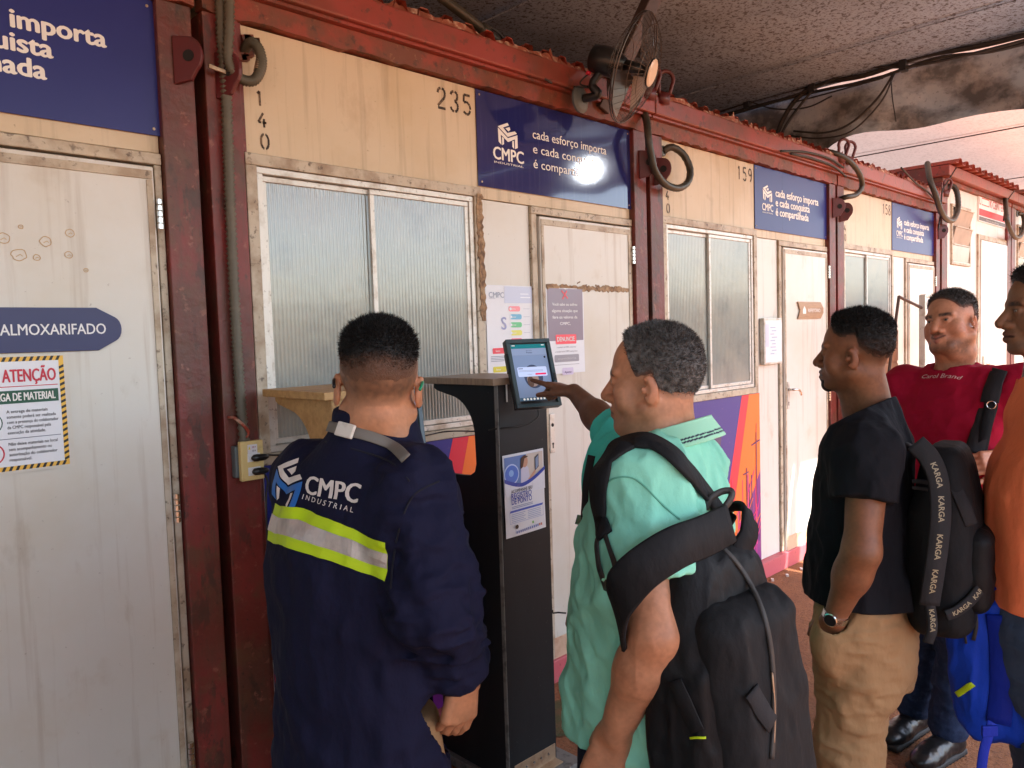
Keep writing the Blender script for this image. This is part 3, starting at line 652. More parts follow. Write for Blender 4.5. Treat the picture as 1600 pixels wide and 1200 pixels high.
def d1(p, w, h):
    p.rect(w*.38, h*.80, w*.60, h*.19, S(196, 204, 226), 1); p.text('CMPC', w*.06, h*.86, .024, S(150, 160, 180), 2, .03); p.text('INDUSTRIAL', w*.06, h*.845, .005, S(160, 168, 186), 2)
    p.rect(w*.72, h*.86, w*.22, h*.012, S(230, 235, 245), 2); p.rect(w*.72, h*.90, w*.18, h*.012, S(225, 230, 242), 2)
    p.text('S', w*.30, h*.50, .055, S(150, 156, 196), 2, .05)
    for k, c in enumerate((S(244, 150, 158), S(110, 180, 214), S(104, 198, 140), S(222, 220, 110), S(236, 130, 150))):
        yy = h*(.735-k*.092); p.rrect(w*(.46+.03*(k > 0)), yy-.012, w*.25, .024, .010, c, 2); p.text('Senso', w*.52, yy-.004, .008, (.8, .8, .8), 3, .02); p.rect(w*.78, yy-.001, w*.14, .002, S(180, 186, 200), 2); p.disc(w*.50, yy, .007, S(230, 236, 246), 3)
    for k, c in enumerate((S(232, 70, 88), S(214, 206, 70))):
        yy = h*(.26-k*.21); p.rrect(w*.10, yy-.013, w*.27, .026, .004, c, 2); p.text('Senso', w*.16, yy-.004, .008, (.8, .8, .8), 3, .02)
        for q in range(4): p.rect(w*.06, yy-.026-q*.007, w*(.32-.04*(q == 3)), .0025, S(120, 126, 146), 2)
    for q in range(3): p.rect(w*.5, h*(.20-q*.03), w*.4, .003, S(160, 166, 186), 2)
poster('pale five step poster with coloured pills and a big S left of the door', X0+1.236, .0015, 1.512, .298, .398, d1)
def d2(p, w, h):
    p.rect(0.008, h*.385, w-.016, h*.61, S(136, 124, 142), 1)
    p.line([(w*.40, h*.97), (w*.56, h*.88)], .007, S(230, 70, 90), 2); p.line([(w*.54, h*.97), (w*.42, h*.87)], .007, S(230, 70, 90), 2)
    for k, (l, ww) in enumerate((('Você sabe ou sofreu', .66), ('alguma situação que', .68), ('fere os valores da', .66), ('CMPC,', .28))): p.text(l, w*.48, h*(.795-k*.075), .0135, (.8, .8, .8), 2, .05, w=w*ww, align='c')
    p.rrect(w*.21, h*.345, w*.56, h*.112, .006, S(240, 72, 92), 2); p.text('DENUNCIE.', w*.49, h*.378, .021, (.8, .8, .8), 3, .05, w=w*.48, align='c')
    for k in range(2): p.text('a ouvidoria do CMPC está pronta', w*.49, h*(.30-k*.05), .0075, S(110, 108, 124), 2, 0, w=w*(.52+.08*k), align='c')
    p.rrect(w*.17, h*.135, w*.66, h*.085, .006, S(150, 150, 160), 2); p.text('ouvidoria', w*.5, h*.165, .010, S(190, 190, 200), 3, 0, w=w*.5, align='c')
    p.rect(w*.15, h*.10, w*.68, .002, S(140, 138, 152), 2)
    p.rrect(w*.36, -h*.02, w*.30, h*.085, .005, S(206, 198, 224), 2); p.text('Aponte', w*.51, 0, .012, S(110, 90, 140), 3, 0.01, w=w*.18, align='c')
poster('poster with grey top and red DENUNCIE box on the white door behind the tablet', X0+1.600, -.0225, 1.492, .272, .412, d2, curl=.006)
# document holder and wooden arrow of container 159
t = thing('document_holder', 'thin metal document holder between window and door of container 159', 'holder', (X0+W_MOD+1.265, 0, 1.438))
MB().box(0, .255, -.035, -.004, 0, .312).build('back_plate', 'alu', t, bevel=.004)
p = Print(); p.rect(.012, .014, .230, .282, (.72, .74, .78), 1)
for k in range(9): p.rect(.08+.02*(k % 2), .245-k*.022, .075-.01*(k % 3), .006, S(150, 170, 204), 2)
p.rect(.01, .12, .05, .15, S(198, 206, 224), 2); p.build('sheet', t, 'ink_gloss', (0, -.0355, 0))
t = thing('arrow_sign', 'small brown wooden arrow sign with white lettering on the door of container 159', 'sign', (X0+W_MOD+1.765, -.0275, 1.742))
MB().prism([(0, 0), (.37, 0), (.42, .045), (.42, .078), (.37, .122), (0, .122), (.035, .061)], -.006, 0, 'y').build('board', 'arrow_wood', t, bevel=.001) if 'arrow_wood' in MATS else None
p = Print(); p.poly([(.075, .036), (.125, .036), (.125, .066), (.10, .092), (.075, .066)], WHITE, 1); p.text('REFEITÓRIO', .16, .048, .024, WHITE, 1, .03, w=.20); p.build('lettering', t, 'ink', (0, -.0061, 0))

# printed banner panels under the windows
NV, RD, OR, MG = S(44, 54, 142), S(232, 44, 74), S(250, 120, 52), S(214, 36, 140)
def banner(xm, label):
    t = thing('banner', label, 'banner', (xm+.156, -.0005, .114), 0, 'navy and orange banners under the windows')
    w, h = 1.092, 1.140
    MB().box(0, w, -.003, -.0003, 0, h).build('panel', 'banner_base', t, bevel=.001)
    p = Print()
    p.rect(0.002, .002, w-.004, h-.004, NV, 1)
    p.poly([(.86, h-.002), (1.0, h-.002), (.72, .35), (.66, .002), (.50, .002)], RD, 2)
    p.poly([(.95, h-.002), (w-.002, h-.002), (w-.002, .002), (.58, .002), (.74, .42)], OR, 3)
    p.poly([(.60, .002), (w-.002, .002), (w-.002, .62), (1.0, .50), (.93, .42), (.86, .30), (.74, .22)], S(120, 36, 128), 4)
    p.poly([(0, .002), (.30, .002), (.02, .62), (.002, .62)], RD, 2)
    p.poly([(.004, .30), (.09, .10), (.11, .002), (.004, .002)], OR, 3)
    r = random.Random(3)
    for k in range(26):
        x = r.uniform(.70, 1.07); y0 = r.uniform(.02, .3); p.rect(x, y0, r.uniform(.006, .014), r.uniform(.08, .36), (MG, S(52, 36, 100), S(244, 52, 110))[k % 3], 5+k*.1)
    for k in range(18):
        x, y = r.uniform(.66, 1.04), r.uniform(.03, .5); p.line([(x, y), (min(x+r.uniform(.05, .2), 1.085), y+r.uniform(.06, .25))], .007, (MG, S(244, 52, 110), OR)[k % 3], 8+k*.1)
    p.rect(1.03, .40, .010, .48, S(72, 40, 96), 10); p.line([(.97, .80), (1.085, .825)], .010, S(72, 40, 96), 10.2)
    p.rect(.90, .36, .008, .30, S(90, 44, 104), 10.4); p.line([(.86, .62), (.93, .63)], .009, S(90, 44, 104), 10.6); p.line([(1.035, .88), (1.04, .94)], .005, S(72, 40, 96), 10.8)
    # hard-hatted worker seen from behind
    p.poly([(.40, .02), (.40, .80), (.44, .98), (.54, .98), (.60, .90), (.56, .70), (.56, .02)], S(70, 72, 110), 4)
    p.disc(.37, .96, .088, S(248, 92, 62), 5, ry=.085); p.poly([(.30, .93), (.30, .82), (.44, .90), (.46, .95)], S(248, 92, 62), 5.3); p.poly([(.45, .93), (.515, .945), (.48, .90), (.47, .85)], S(250, 120, 90), 6)
    p.disc(.60, .62, .012, (.7, .7, .74), 4)
    p.build('print', t, 'ink_gloss', (0, -.0031, 0), step=.0004)
banner(X0, 'navy red and orange banner under the window of container 235 behind the lecterns')
banner(X0+W_MOD, 'navy banner with an orange helmet and city skyline under the window of container 159')
banner(X0+2*W_MOD, 'navy and orange banner under the window of container 158 behind the queue')
# sign on the far cabin
t = thing('cabin_sign', 'white cabin sign with red lettering above the far white door', 'sign', (EX+1.31, -.001, 2.80))
MB().box(0, 1.10, -.012, 0, 0, .30).build('board', 'tower_white', t, bevel=.002)
p = Print(); RR = S(196, 60, 62); p.text('L', .02, .185, .085, RR, 1, .02); p.line([(.11, .19), (.40, .19), (.40, .262), (.11, .262), (.11, .19)], .010, RR, 1); p.text('CENTER', .54, .185, .085, RR, 1, .02, w=.50); p.text('K', .44, .185, .085, RR, 1, .02); p.rect(.01, .065, 1.08, .075, S(190, 40, 50), 1); p.rect(.01, .01, 1.08, .045, S(96, 92, 92), 1); p.text('locação', .3, .018, .026, S(180, 178, 176), 2, 0, w=.5)
p.build('lettering', t, 'ink', (0, -.0125, 0))

# noticeboard easel beside the door of 158
t = thing('noticeboard', 'white framed noticeboard easel standing behind the man in the maroon shirt', 'noticeboard', (6.40, -.50, 0))
mb = MB(); mb.box(0, .80, -.015, .010, .75, 1.88); mb.build('board', 'tower_white', t, bevel=.003)
mb = MB(); [mb.box(*b) for b in ((-.03, -.001, -.025, .02, .0, 1.90), (.801, .83, -.025, .02, .0, 1.90), (0, .80, -.025, .02, 1.881, 1.905))]; mb.build('frame', 'alu', t, bevel=.003)
p = Print(); p.rect(.06, .78, .30, .24, S(210, 214, 222), 1); p.rect(.08, .80, .11, .19, S(120, 122, 140), 2); p.rect(.21, .80, .11, .19, S(190, 194, 206), 2); p.rect(.45, .70, .28, .32, S(206, 210, 222), 1); p.rect(.06, .30, .34, .36, S(216, 218, 226), 1)
p.build('print', t, 'ink', (0, -.0155, .75+.05))
o = MB().tube([(-.02, -.0, 1.80), (-.36, .05, 1.885)], .011, 6).build('stay', 'steel_dark', t); MB().tube([(-.36, .05, 1.89), (-.33, .30, .0)], .011, 6).build('rear_leg', 'steel_dark', t)
t = thing('cupboard', 'low brown wooden cupboard behind the noticeboard easel', 'cupboard', (6.08, -.32, 0))
MB().box(0, .30, 0, .26, .02, 1.70).build('carcass', 'brown_wood', t, bevel=.004) if 'brown_wood' in MATS else None
for k in range(6): MB().box(.01, .29, -.012, -.0005, .10+k*.26, .34+k*.26).build('drawer', 'brown_wood', t, bevel=.006)

# ------------------------------------------------------------------ lecterns and tablets
def lectern(name, label, x, yf, w, mface, mtop, medge, z_top=1.52):
    t = thing(name, label, 'lectern', (x, yf, 0), 0, 'lecterns standing against the container')
    MB().box(0, w, -.018, 0, .05, z_top-.012).build('front_panel', mface, t, bevel=.002)
    MB().box(-.0035, -.0005, -.0175, -.0005, .05, z_top-.014).build('edge_strip', medge, t)
    # side panels: broad below, narrow neck, curved bracket under the top
    br = [(.325, z_top-.040), (.27, z_top-.052)]+[(.265-.150*math.sin(a), z_top-.205+.150*math.cos(a)) for a in np.linspace(.15, 1.45, 8)]
    pr = [(.002, .05), (.36, .05), (.36, 1.165), (.20, 1.165)]+[(.150, 1.168), (.122, 1.185), (.112, 1.215)]+br[::-1]+[(.345, z_top-.030), (.345, z_top-.013), (.002, z_top-.013)]
    for a in (.0, w-.018): MB().prism(pr, a, a+.018, 'x').build('side_panel', mface, t, bevel=.0015)
    MB().box(.0185, w-.0185, .02, .355, 1.100, 1.118).build('ledge', medge, t, bevel=.001)
    MB().box(.0185, w-.0185, .34, .355, .06, 1.098).build('rear_panel', mface, t, bevel=.001)
    MB().box(-.035, w+.02, -.03, .365, z_top-.012, z_top+.012).build('top', mtop, t, bevel=.002)
    MB().box(-.02, w+.06, -.10, .44, .012, .049).build('base_plate', medge, t, bevel=.002)
    MB().prism([(-.062, .050), (-.019, .050), (-.019, .112), (-.0225, .112), (-.0225, .0545), (-.062, .0545)], .02, w-.01, 'x').build('bracket', 'zinc', t, bevel=.001)
    for q in range(5): MB().lathe((.04+q*(w-.09)/4, -.0225, .085), (0, -1, 0), [(0, .006), (.003, .004)], 8).build('screw', 'chrome', t)
    return t
KX, KY, KW = 1.858, -.53, .248
lectern('black_lectern', 'tall black lectern with curved bracket top carrying the tablet being touched', KX, KY, KW, 'black_laminate', 'wood_top', 'board_edge')
lectern('plywood_lectern', 'pale plywood lectern half hidden behind the head of the man in navy', 1.235, -.46, .26, 'plywood', 'plywood', 'plywood', 1.515)
def d3(p, w, h):
    B1, B2 = S(38, 74, 170), S(70, 120, 210)
    p.rect(.006, h*.60, w-.012, h*.37, S(96, 132, 190), 1)
    p.rect(w*.55, h*.62, w*.42, h*.35, S(206, 196, 186), 2); p.poly([(w*.40, h*.62), (w*.42, h*.80), (w*.50, h*.86), (w*.60, h*.80), (w*.64, h*.62)], S(206, 206, 226), 3)
    p.disc(w*.51, h*.885, .016, S(196, 150, 128), 4, ry=.022); p.poly([(w*.40, h*.80), (w*.42, h*.93), (w*.50, h*.965), (w*.60, h*.94), (w*.50, h*.92), (w*.46, h*.82)], S(66, 48, 42), 5)
    p.poly([(w*.58, h*.66), (w*.76, h*.76), (w*.79, h*.74), (w*.64, h*.62)], S(204, 160, 138), 4); p.poly([(w*.76, h*.74), (w*.86, h*.79), (w*.86, h*.95), (w*.76, h*.91)], S(34, 38, 50), 4); p.poly([(w*.775, h*.755), (w*.85, h*.80), (w*.85, h*.93), (w*.775, h*.90)], S(130, 150, 180), 5)
    p.disc(w*.18, h*.76, .038, S(180, 206, 240), 5); p.disc(w*.18, h*.76, .033, B2, 6); p.disc(w*.17, h*.775, .012, S(130, 180, 236), 7)
    a = [(w*k/12, h*(.60+.16*abs(k/12-.42)**1.6*2.2)) for k in range(13)]
    p.poly([(0, h*.57)]+[(x, y-.012) for x, y in a]+[(w, h*.57)], PW, 7) if False else None
    for (x0, y0), (x1, y1) in zip(a[:-1], a[1:]):
        p.poly([(x0, h*.50), (x1, h*.50), (x1, y1), (x0, y0)], PW, 6); p.poly([(x0, y0-.004), (x1, y1-.004), (x1, y1+.010), (x0, y0+.010)], B1, 7)
    p.text('ACOMPANHE SEU', w*.14, h*.535, .0115, S(40, 44, 66), 8, .03, w=w*.52); p.text('REGISTRO', w*.14, h*.462, .0195, B1, 8, .04, w=w*.50); p.text('DE PONTO', w*.14, h*.395, .0195, B1, 8, .04, w=w*.50)
    for k in range(2): p.rect(w*.14, h*(.365-k*.018), w*.52, .0018, S(90, 110, 160), 8)
    p.poly([(w*.08, h*.30), (w*.10, h*.325), (w*.93, h*.325), (w*.90, h*.30)], S(70, 96, 190), 8)
    for k in range(5): p.rect(w*.12, h*(.275-k*.022), w*(.30 if k % 2 else .34), .0018, S(140, 158, 196), 8); p.rect(w*.52, h*(.275-k*.022), w*.34, .0018, S(140, 158, 196), 8)
    p.line([(w*.08, h*.30), (w*.08, h*.17), (w*.92, h*.17), (w*.92, h*.30)], .0012, S(140, 158, 206), 8)
    p.disc(w*.24, h*.118, .008, S(26, 30, 40), 8); p.poly([(w*.62, h*.135), (w*.66, h*.135), (w*.66, h*.105), (w*.62, h*.105)], S(120, 190, 90), 8)
    for k in range(14): p.rect(w*(.22+k*.048), h*.035+.0004*k, w*.030, .009, S(110, 132, 190) if k < 12 else S(190, 110, 90), 8)
poster('white REGISTRO DE PONTO sheet taped on the front of the black lectern', KX+.012, KY-.0195, .955, .208, .300, d3, rot=math.radians(-1.0), curl=.007)
def tablet(label, c, rz, tilt, w, h, th, full=True):
    t = thing('tablet', label, 'tablet', c, 0, 'time clock tablets on the lecterns'); t.rotation_euler = (tilt, 0, rz)
    b = .014
    mb = MB(); mb.box(-w/2, w/2, -.004, th, -h/2, h/2); mb.build('case', 'black_plastic', t, bevel=.003)
    mb = MB(); [mb.box(*q) for q in ((-w/2, w/2, -.014, -.0045, h/2-b, h/2), (-w/2, w/2, -.014, -.0045, -h/2, -h/2+b), (-w/2, -w/2+b, -.014, -.0045, -h/2+b, h/2-b), (w/2-b, w/2, -.014, -.0045, -h/2+b, h/2-b))]
    mb.build('bezel', 'bezel', t, bevel=.0015)
    p = Print(); sw, sh = w-2*b-.008, h-2*b-.016; x0, y0 = -sw/2, -sh/2+.004
    p.rect(x0, y0, sw, sh, S(120, 138, 168), 1); p.rect(x0, y0+sh*.925, sw, sh*.075, S(24, 116, 122), 2); p.rect(x0+.004, y0+sh*.972, .012, .003, WHITE, 3); p.rect(x0+sw-.016, y0+sh*.972, .012, .003, WHITE, 3)
    p.rect(x0, y0+sh*.80, sw, sh*.12, S(132, 148, 176), 2); p.text('Bem-vindo', 0, y0+sh*.875, .0045, S(80, 90, 110), 3, 0, w=.022, align='c'); p.text('Ponto', 0, y0+sh*.835, .006, S(60, 70, 90), 3, .03, w=.022, align='c')
    p.disc(x0+sw*.92, y0+sh*.76, .004, S(30, 34, 44), 3); p.rect(x0, y0+sh*.798, sw, .001, S(120, 130, 150), 3)
    p.disc(0, y0+sh*.42, sw*.27, S(60, 72, 96), 2, 24, ry=sh*.21); p.disc(-.004, y0+sh*.36, sw*.17, S(150, 128, 118), 3, 18, ry=sh*.12); p.disc(-.014, y0+sh*.33, sw*.09, S(90, 70, 62), 4, 14, ry=sh*.10)
    p.rrect(x0+sw*.07, y0+sh*.42, sw*.84, sh*.17, .005, S(190, 204, 236), 5); p.rect(x0+sw*.10, y0+sh*.555, .018, .003, S(90, 100, 120), 6)
    for k in range(2): p.rect(x0+sw*.10, y0+sh*(.525-k*.02), sw*.7, .0018, S(150, 160, 186), 6)
    p.rect(x0+sw*.56, y0+sh*.445, sw*.31, sh*.03, S(230, 40, 90), 6); p.text('confirmar', x0+sw*.40, y0+sh*.45, .004, S(120, 130, 150), 6, 0, w=.018, align='c')
    p.rect(x0, y0, sw, sh*.055, S(70, 98, 118), 4)
    for k in range(9): p.disc(x0+sw*(.12+k*.095), y0+sh*.027, .0042 if k < 7 else .0025, WHITE, 5, 10)
    p.build('screen', t, 'screen', (0, -.0046, 0), step=.0004)
    if full:
        mb = MB(); mb.box(-w/2-.006, -w/2-.0005, -.006, .012, h*.02, h*.30); mb.build('side_clip', 'black_plastic', t, bevel=.002)
        mb = MB(); mb.box(w/2-.012, w/2-.002, -.018, -.0145, -h*.13, -.005); mb.build('latch', 'black_plastic', t, bevel=.002)
    mb = MB(); mb.box(-.03, .03, th+.0005, th+.05, -.03, .03); mb.build('mount', 'black_plastic', t, bevel=.004)
    return t
TC = (PT(794, 534, 2.70)+PT(868, 634, 2.70))/2
tablet('lit tablet in a black case mounted beside the black lectern top', (TC[0]+.015, TC[1]+.012, TC[2]), math.radians(-20), math.radians(-20), .172, .252, .020)
T2 = PT(622, 672, 2.50)
tablet('second lit tablet peeking out beside the neck of the man in navy', (T2[0], T2[1], T2[2]), math.radians(-20), math.radians(-14), .17, .25, .016, False)
t = thing('cable', 'thin black cable drooping from the tablet across the lectern neck', 'cable')
pts = [FP(841, 640, -.575), FP(840, 652, -.58), FP(822, 664, -.575), FP(790, 668, -.56), FP(765, 672, -.50), FP(752, 674, -.36), FP(700, 674, -.07), FP(660, 682, -.05), FP(634, 690, -.045)]
MB().tube(smooth_path(pts, 5), .0028, 6).build('wire', 'black_rubber', t, smooth=True)
t = thing('cable_tie', 'white cable tie and paper strip on the black lectern behind the tablet', 'strip')
a, b = FP(790, 592, -.551), FP(793, 628, -.551); MB().obox((a+b)/2, (1, 0, 0), (0, 1, 0), (0, 0, 1), .003, .001, abs(a[2]-b[2])/2).build('strip', 'tower_white', t)

# ------------------------------------------------------------------ conduits, hoses, outlet, pipe
def corrugated(name, label, px, y, r, parent=None, per=10, m='conduit', y2=None):
    P = [FP(u, v, yy) for (u, v), yy in zip(px, y)] if hasattr(y, '__len__') else [FP(u, v, y) for u, v in px]
    path = smooth_path(P, per); L = 0; out = [path[0]]; acc = 0
    for a, b in zip(path[:-1], path[1:]):     # resample evenly so the corrugation is regular
        d = np.linalg.norm(b-a); n = max(1, int(round(d/.0075)))
        out += [a+(b-a)*k/n for k in range(1, n+1)]
    return out
t = thing('corrugated_conduit', 'grey corrugated conduit running down the post to the socket box', 'conduit')
pa = corrugated('', '', [(343, -30), (347, 60), (350, 105), (353, 140), (357, 250), (363, 400), (371, 550), (377, 640), (382, 692)], -.052, .016)
MB().tube(pa, .0165, 10, ripple=.20).build('tube', 'conduit', t, smooth=True)
t = thing('corrugated_conduit', 'second conduit hooking round into the panel left of number 140', 'conduit')
pa = corrugated('', '', [(358, -30), (358, 40), (356, 85), (362, 108), (378, 124), (396, 126), (406, 112), (409, 95), (404, 76), (394, 66), (386, 72), (380, 84)], [-.085]*7+[-.08, -.07, -.055, -.03, -.0], .016)
MB().tube(pa, .0155, 10, ripple=.18).build('tube', 'conduit', t, smooth=True)
q = FP(408, 104, -.075); MB().tube([FP(405, 112, -.078), FP(409, 92, -.07)], .019, 10).build('coupling', 'zinc', t, smooth=True)
q = FP(385, 76, 0); mb = MB(); r = random.Random(2)
for k in range(10): mb.obox(q+np.array([r.uniform(-.03, .03), -.012, r.uniform(-.04, .03)]), (1, 0, .2), (0, 1, 0), (-.2, 0, 1), r.uniform(.01, .02), .012, r.uniform(.008, .02))
mb.build('sealant', 'rusty_fascia', t)
q = FP(350, 112, -.07); mb = MB(); mb.obox(q, (1, 0, -.15), (0, 1, 0), (.15, 0, 1), .05, .004, .006); mb.build('clamp', 'zinc', t, bevel=.001)
def hose_at(k, label, pts, ys, r=.020):
    t = thing('hose', label, 'hose', (0, 0, 0), 0, 'power hoses looping into the containers')
    P = corrugated('', '', pts, ys, r); MB().tube(P[::2], r, 10, ripple=.04).build('tube', 'hose', t, smooth=True)
    q = P[-1]; MB().lathe((q[0], -.001, q[2]), (0, -1, 0), [(0, r*1.5), (.012, r*1.5), (.016, r*1.2)], 12).build('gland', 'grey_plastic', t)
hose_at(1, 'grey hose dropping over the rail and looping beside the eye hooks of container 159', [(1000, 160), (1010, 188), (1013, 215), (1018, 245), (1024, 268), (1040, 288), (1060, 294), (1075, 284), (1078, 264), (1068, 242), (1050, 230), (1036, 236)], [.0, -.08, -.115, -.115, -.11, -.10, -.10, -.10, -.09, -.07, -.045, -.01])
hose_at(2, 'black hose arching over the roof edge of container 158 into its post', [(1240, 236), (1270, 235), (1300, 238), (1325, 250), (1342, 270), (1347, 290), (1338, 304), (1322, 308), (1310, 312)], [.3, .1, -.05, -.12, -.14, -.13, -.11, -.08, -.01])
hose_at(3, 'thick hose hanging in a loop in front of the tall white cabin', [(1449, 255), (1453, 280), (1462, 305), (1470, 330), (1480, 343), (1490, 343), (1497, 325), (1495, 300), (1487, 290), (1478, 296)], [-.02, -.10, -.14, -.14, -.13, -.12, -.11, -.09, -.05, -.01], .026)
hose_at(4, 'grey hose looping in front of the last white cabin', [(1570, 300), (1572, 330), (1575, 350), (1585, 370), (1595, 368), (1600, 350), (1598, 336), (1590, 334)], [-.05, -.12, -.14, -.12, -.1, -.08, -.05, -.01], .026)
t = thing('wire', 'loose black wires reaching over the roof of container 158 to the white cabin', 'wires')
for pts in ([(1408, 262), (1430, 285), (1452, 302), (1468, 322)], [(1494, 262), (1480, 285), (1472, 300), (1470, 330), (1466, 360)], [(1586, 296), (1572, 318), (1568, 345)], [(1220, 236), (1260, 238), (1296, 248), (1318, 262)], [(1236, 240), (1270, 248), (1302, 260), (1322, 276)]):
    MB().tube(smooth_path([FP(u, v, -.10) for u, v in pts], 5), .008, 6).build('strand', 'black_rubber', t, smooth=True)
# socket box
q = FP(384, 718, -.04)
t = thing('socket_box', 'cream double socket box on the red post below the conduit', 'socket', (q[0], -.0305, q[2]))
MB().box(-.046, .030, -.03, .0, -.055, .050).build('back_box', 'grey_plastic', t, bevel=.003); MB().box(-.036, .044, -.052, -.0305, -.066, .066).build('cover', 'outlet_cream', t, bevel=.003)
p = Print(); p.rect(-.012, .022, .034, .032, (.75, .74, .76), 1); p.poly([(-.010, .038), (-.002, .038), (-.006, .050)], S(220, 200, 40), 2); p.text('220 V', .003, .042, .006, S(150, 40, 80), 2, .03, w=.014); p.text('10 A', .004, .030, .006, S(40, 40, 60), 2, .03, w=.012)
p.build('label', t, 'ink', (0, -.0522, 0))
for z in (.010, -.036): MB().box(-.014, .030, -.0545, -.0522, z-.014, z+.014).build('socket', 'tower_white', t, bevel=.002)
for z, lab, pts in ((.010, 'upper black plug in the cream socket box', [(418, 711), (430, 711), (450, 712)]), (-.036, 'lower black plug in the cream socket box', [(412, 738), (418, 752), (416, 780), (418, 850), (424, 930)])):
    g = thing('plug', lab, 'plug', (q[0], -.0305, q[2]), 0, None)
    mb = MB(); mb.lathe((-.006, -.067, z), (1, 0, -.02), [(0, .004), (.008, .0115), (.022, .0125), (.030, .0115), (.034, .012), (.050, .010), (.058, .005)], 12); mb.build('body', 'black_plastic', g, smooth=True)
    P = [np.array([q[0]+.05, -.0975, q[2]+z])]+[FP(u, v, -.05) for u, v in pts]
    MB().tube(smooth_path([x-np.array([q[0], -.0305, q[2]]) for x in P], 5), .0034, 6).build('cord', 'black_rubber', g, smooth=True)
t = thing('wire', 'short reddish wire looping out of the post above the socket box', 'wire')
MB().tube(smooth_path([FP(357, 652, -.03), FP(366, 653, -.06), (FP(378, 662, -.075)), FP(388, 674, -.07), FP(384, 684, -.06)], 5), .0055, 8).build('strand', 'red_wire', t, smooth=True)
# pipe lying over the roof and the strut
t = thing('pipe', 'dark pipe lying over the roof edge above container 235', 'pipe')
a, b = np.array([2.05, -.0, 3.11]), np.array([2.80, .27, 3.10])
P0 = [FP(680, -12, .03), FP(757, 48, .06), FP(795, 78, .09)]
MB().tube(P0, .022, 10).build('tube', 'hose', t, smooth=True); MB().tube([FP(752, 43, .058), FP(762, 53, .062)], .027, 10).build('coupling', 'hose', t, smooth=True)
MB().tube(smooth_path([FP(757, 38, .04), FP(780, 52, .05), FP(795, 74, .06), FP(815, 95, .0), FP(835, 112, -.06), FP(862, 130, -.09)], 5), .006, 6).build('wire', 'black_rubber', t, smooth=True)
t = thing('strut', 'dark steel strut rising from the rail behind the fan to the canopy', 'strut')
a, b = FP(938, 172, -.03), np.array([3.372, -.265, 3.49]); d = (b-a)/np.linalg.norm(b-a); s1 = np.cross(d, [0, 1, 0]); s1 /= np.linalg.norm(s1); s2 = np.cross(d, s1)
MB().obox((a+b)/2, s1, s2, d, .040, .030, np.linalg.norm(b-a)/2).build('tube', 'steel_dark', t, bevel=.005)

# ------------------------------------------------------------------ wall fan
t = thing('wall_fan', 'black wall fan with bare wire cage and cream hub cap on the red rail', 'fan')
def cdir(r, dn, tow): v = CR*r-CU*dn-CF*tow; return v/np.linalg.norm(v)
ax = cdir(.86, .40, .34); HUB = FP(1019, 114, -.42); up_ = cdir(.42, -.90, .1); up_ = up_-ax*np.dot(up_, ax); up_ /= np.linalg.norm(up_); sd_ = np.cross(ax, up_)
RF = .245
C0 = HUB-ax*.085
mb = MB(); mb.ring(C0, ax, RF, .0034, 40, 6); mb.ring(C0-ax*.012, ax, RF, .0026, 40, 6); mb.build('cage_rim', 'wire_chrome', t, smooth=True)
def dome(sign, depth, r0, n, name):
    mb = MB()
    for k in range(n):
        a = 2*math.pi*k/n; d = up_*math.cos(a)+sd_*math.sin(a)
        path = [C0+d*(r0+(RF-r0)*s)+ax*sign*depth*(1-s**2.6) for s in np.linspace(0, 1, 7)]
        mb.tube(path, .0009, 4, caps=False)
    for s in (.45, .75): mb.ring(C0+ax*sign*depth*(1-s**2.6), ax, r0+(RF-r0)*s, .0013, 32, 4)
    mb.build(name, 'wire_chrome', t)
dome(1, .078, .058, 40, 'front_cage'); dome(-1, .085, .06, 32, 'rear_cage')
MB().lathe(HUB-ax*.012, ax, [(0, .060), (.006, .063), (.014, .060), (.018, .050)], 28).build('hub_cap', 'fan_cap', t, smooth=False, bevel=0)
MB().ring(HUB-ax*.004, ax, .0625, .004, 28, 6).build('hub_ring', 'black_plastic', t, smooth=True)
for k in range(3):
    a0 = 2*math.pi*k/3+.4; V = []
    for i in range(9):
        rr = .05+.20*i/8; w0 = .62*(1-.25*(i/8))
        for j in range(5):
            a = a0+w0*(j/4-.5)*1.5*(.08+.08*i/8)/(.1+.0*rr)*.9; d = up_*math.cos(a)+sd_*math.sin(a)
            V.append(C0+d*rr+ax*(.03*(j/4-.5)))
    mb = MB(); mb.add(V, [(i*5+j, i*5+j+1, (i+1)*5+j+1, (i+1)*5+j) for i in range(8) for j in range(4)]); mb.build('blade', 'fan_blade', t, smooth=True)
MB().lathe(C0-ax*.05, ax, [(0, .03), (.10, .028)], 14).build('shaft_boss', 'black_plastic', t, smooth=True)
MB().lathe(C0-ax*.225, ax, [(0, .045), (.012, .062), (.06, .068), (.12, .066), (.145, .05), (.175, .035)], 20).build('motor', 'black_plastic', t, smooth=True)
q = C0-ax*.20-up_*.085+sd_*.0
MB().lathe(C0-ax*.21-up_*.066, -up_, [(0, .013), (.012, .012), (.016, .006)], 12).build('pull_knob', 'red_knob', t, smooth=True)
base = FP(905, 156, -.088)
MB().lathe(base+np.array([0, 0.002, 0]), (0.12, -1, 0), [(0, .062), (.012, .064), (.022, .05), (.03, .03)], 22).build('wall_bracket', 'grey_plastic', t, smooth=False)
arm = [base+np.array([0, -.02, 0]), base+np.array([.02, -.10, .005]), C0-ax*.17-up_*.12, C0-ax*.155-up_*.05]
MB().tube(smooth_path(arm, 5), .020, 10).build('arm', 'black_plastic', t, smooth=True)
MB().tube(smooth_path([C0-ax*.20-up_*.06, C0-ax*.23-up_*.13, base+np.array([.06, -.07, .05]), base+np.array([-.05, -.01, .05])], 6), .004, 6).build('cord', 'black_rubber', t, smooth=True)
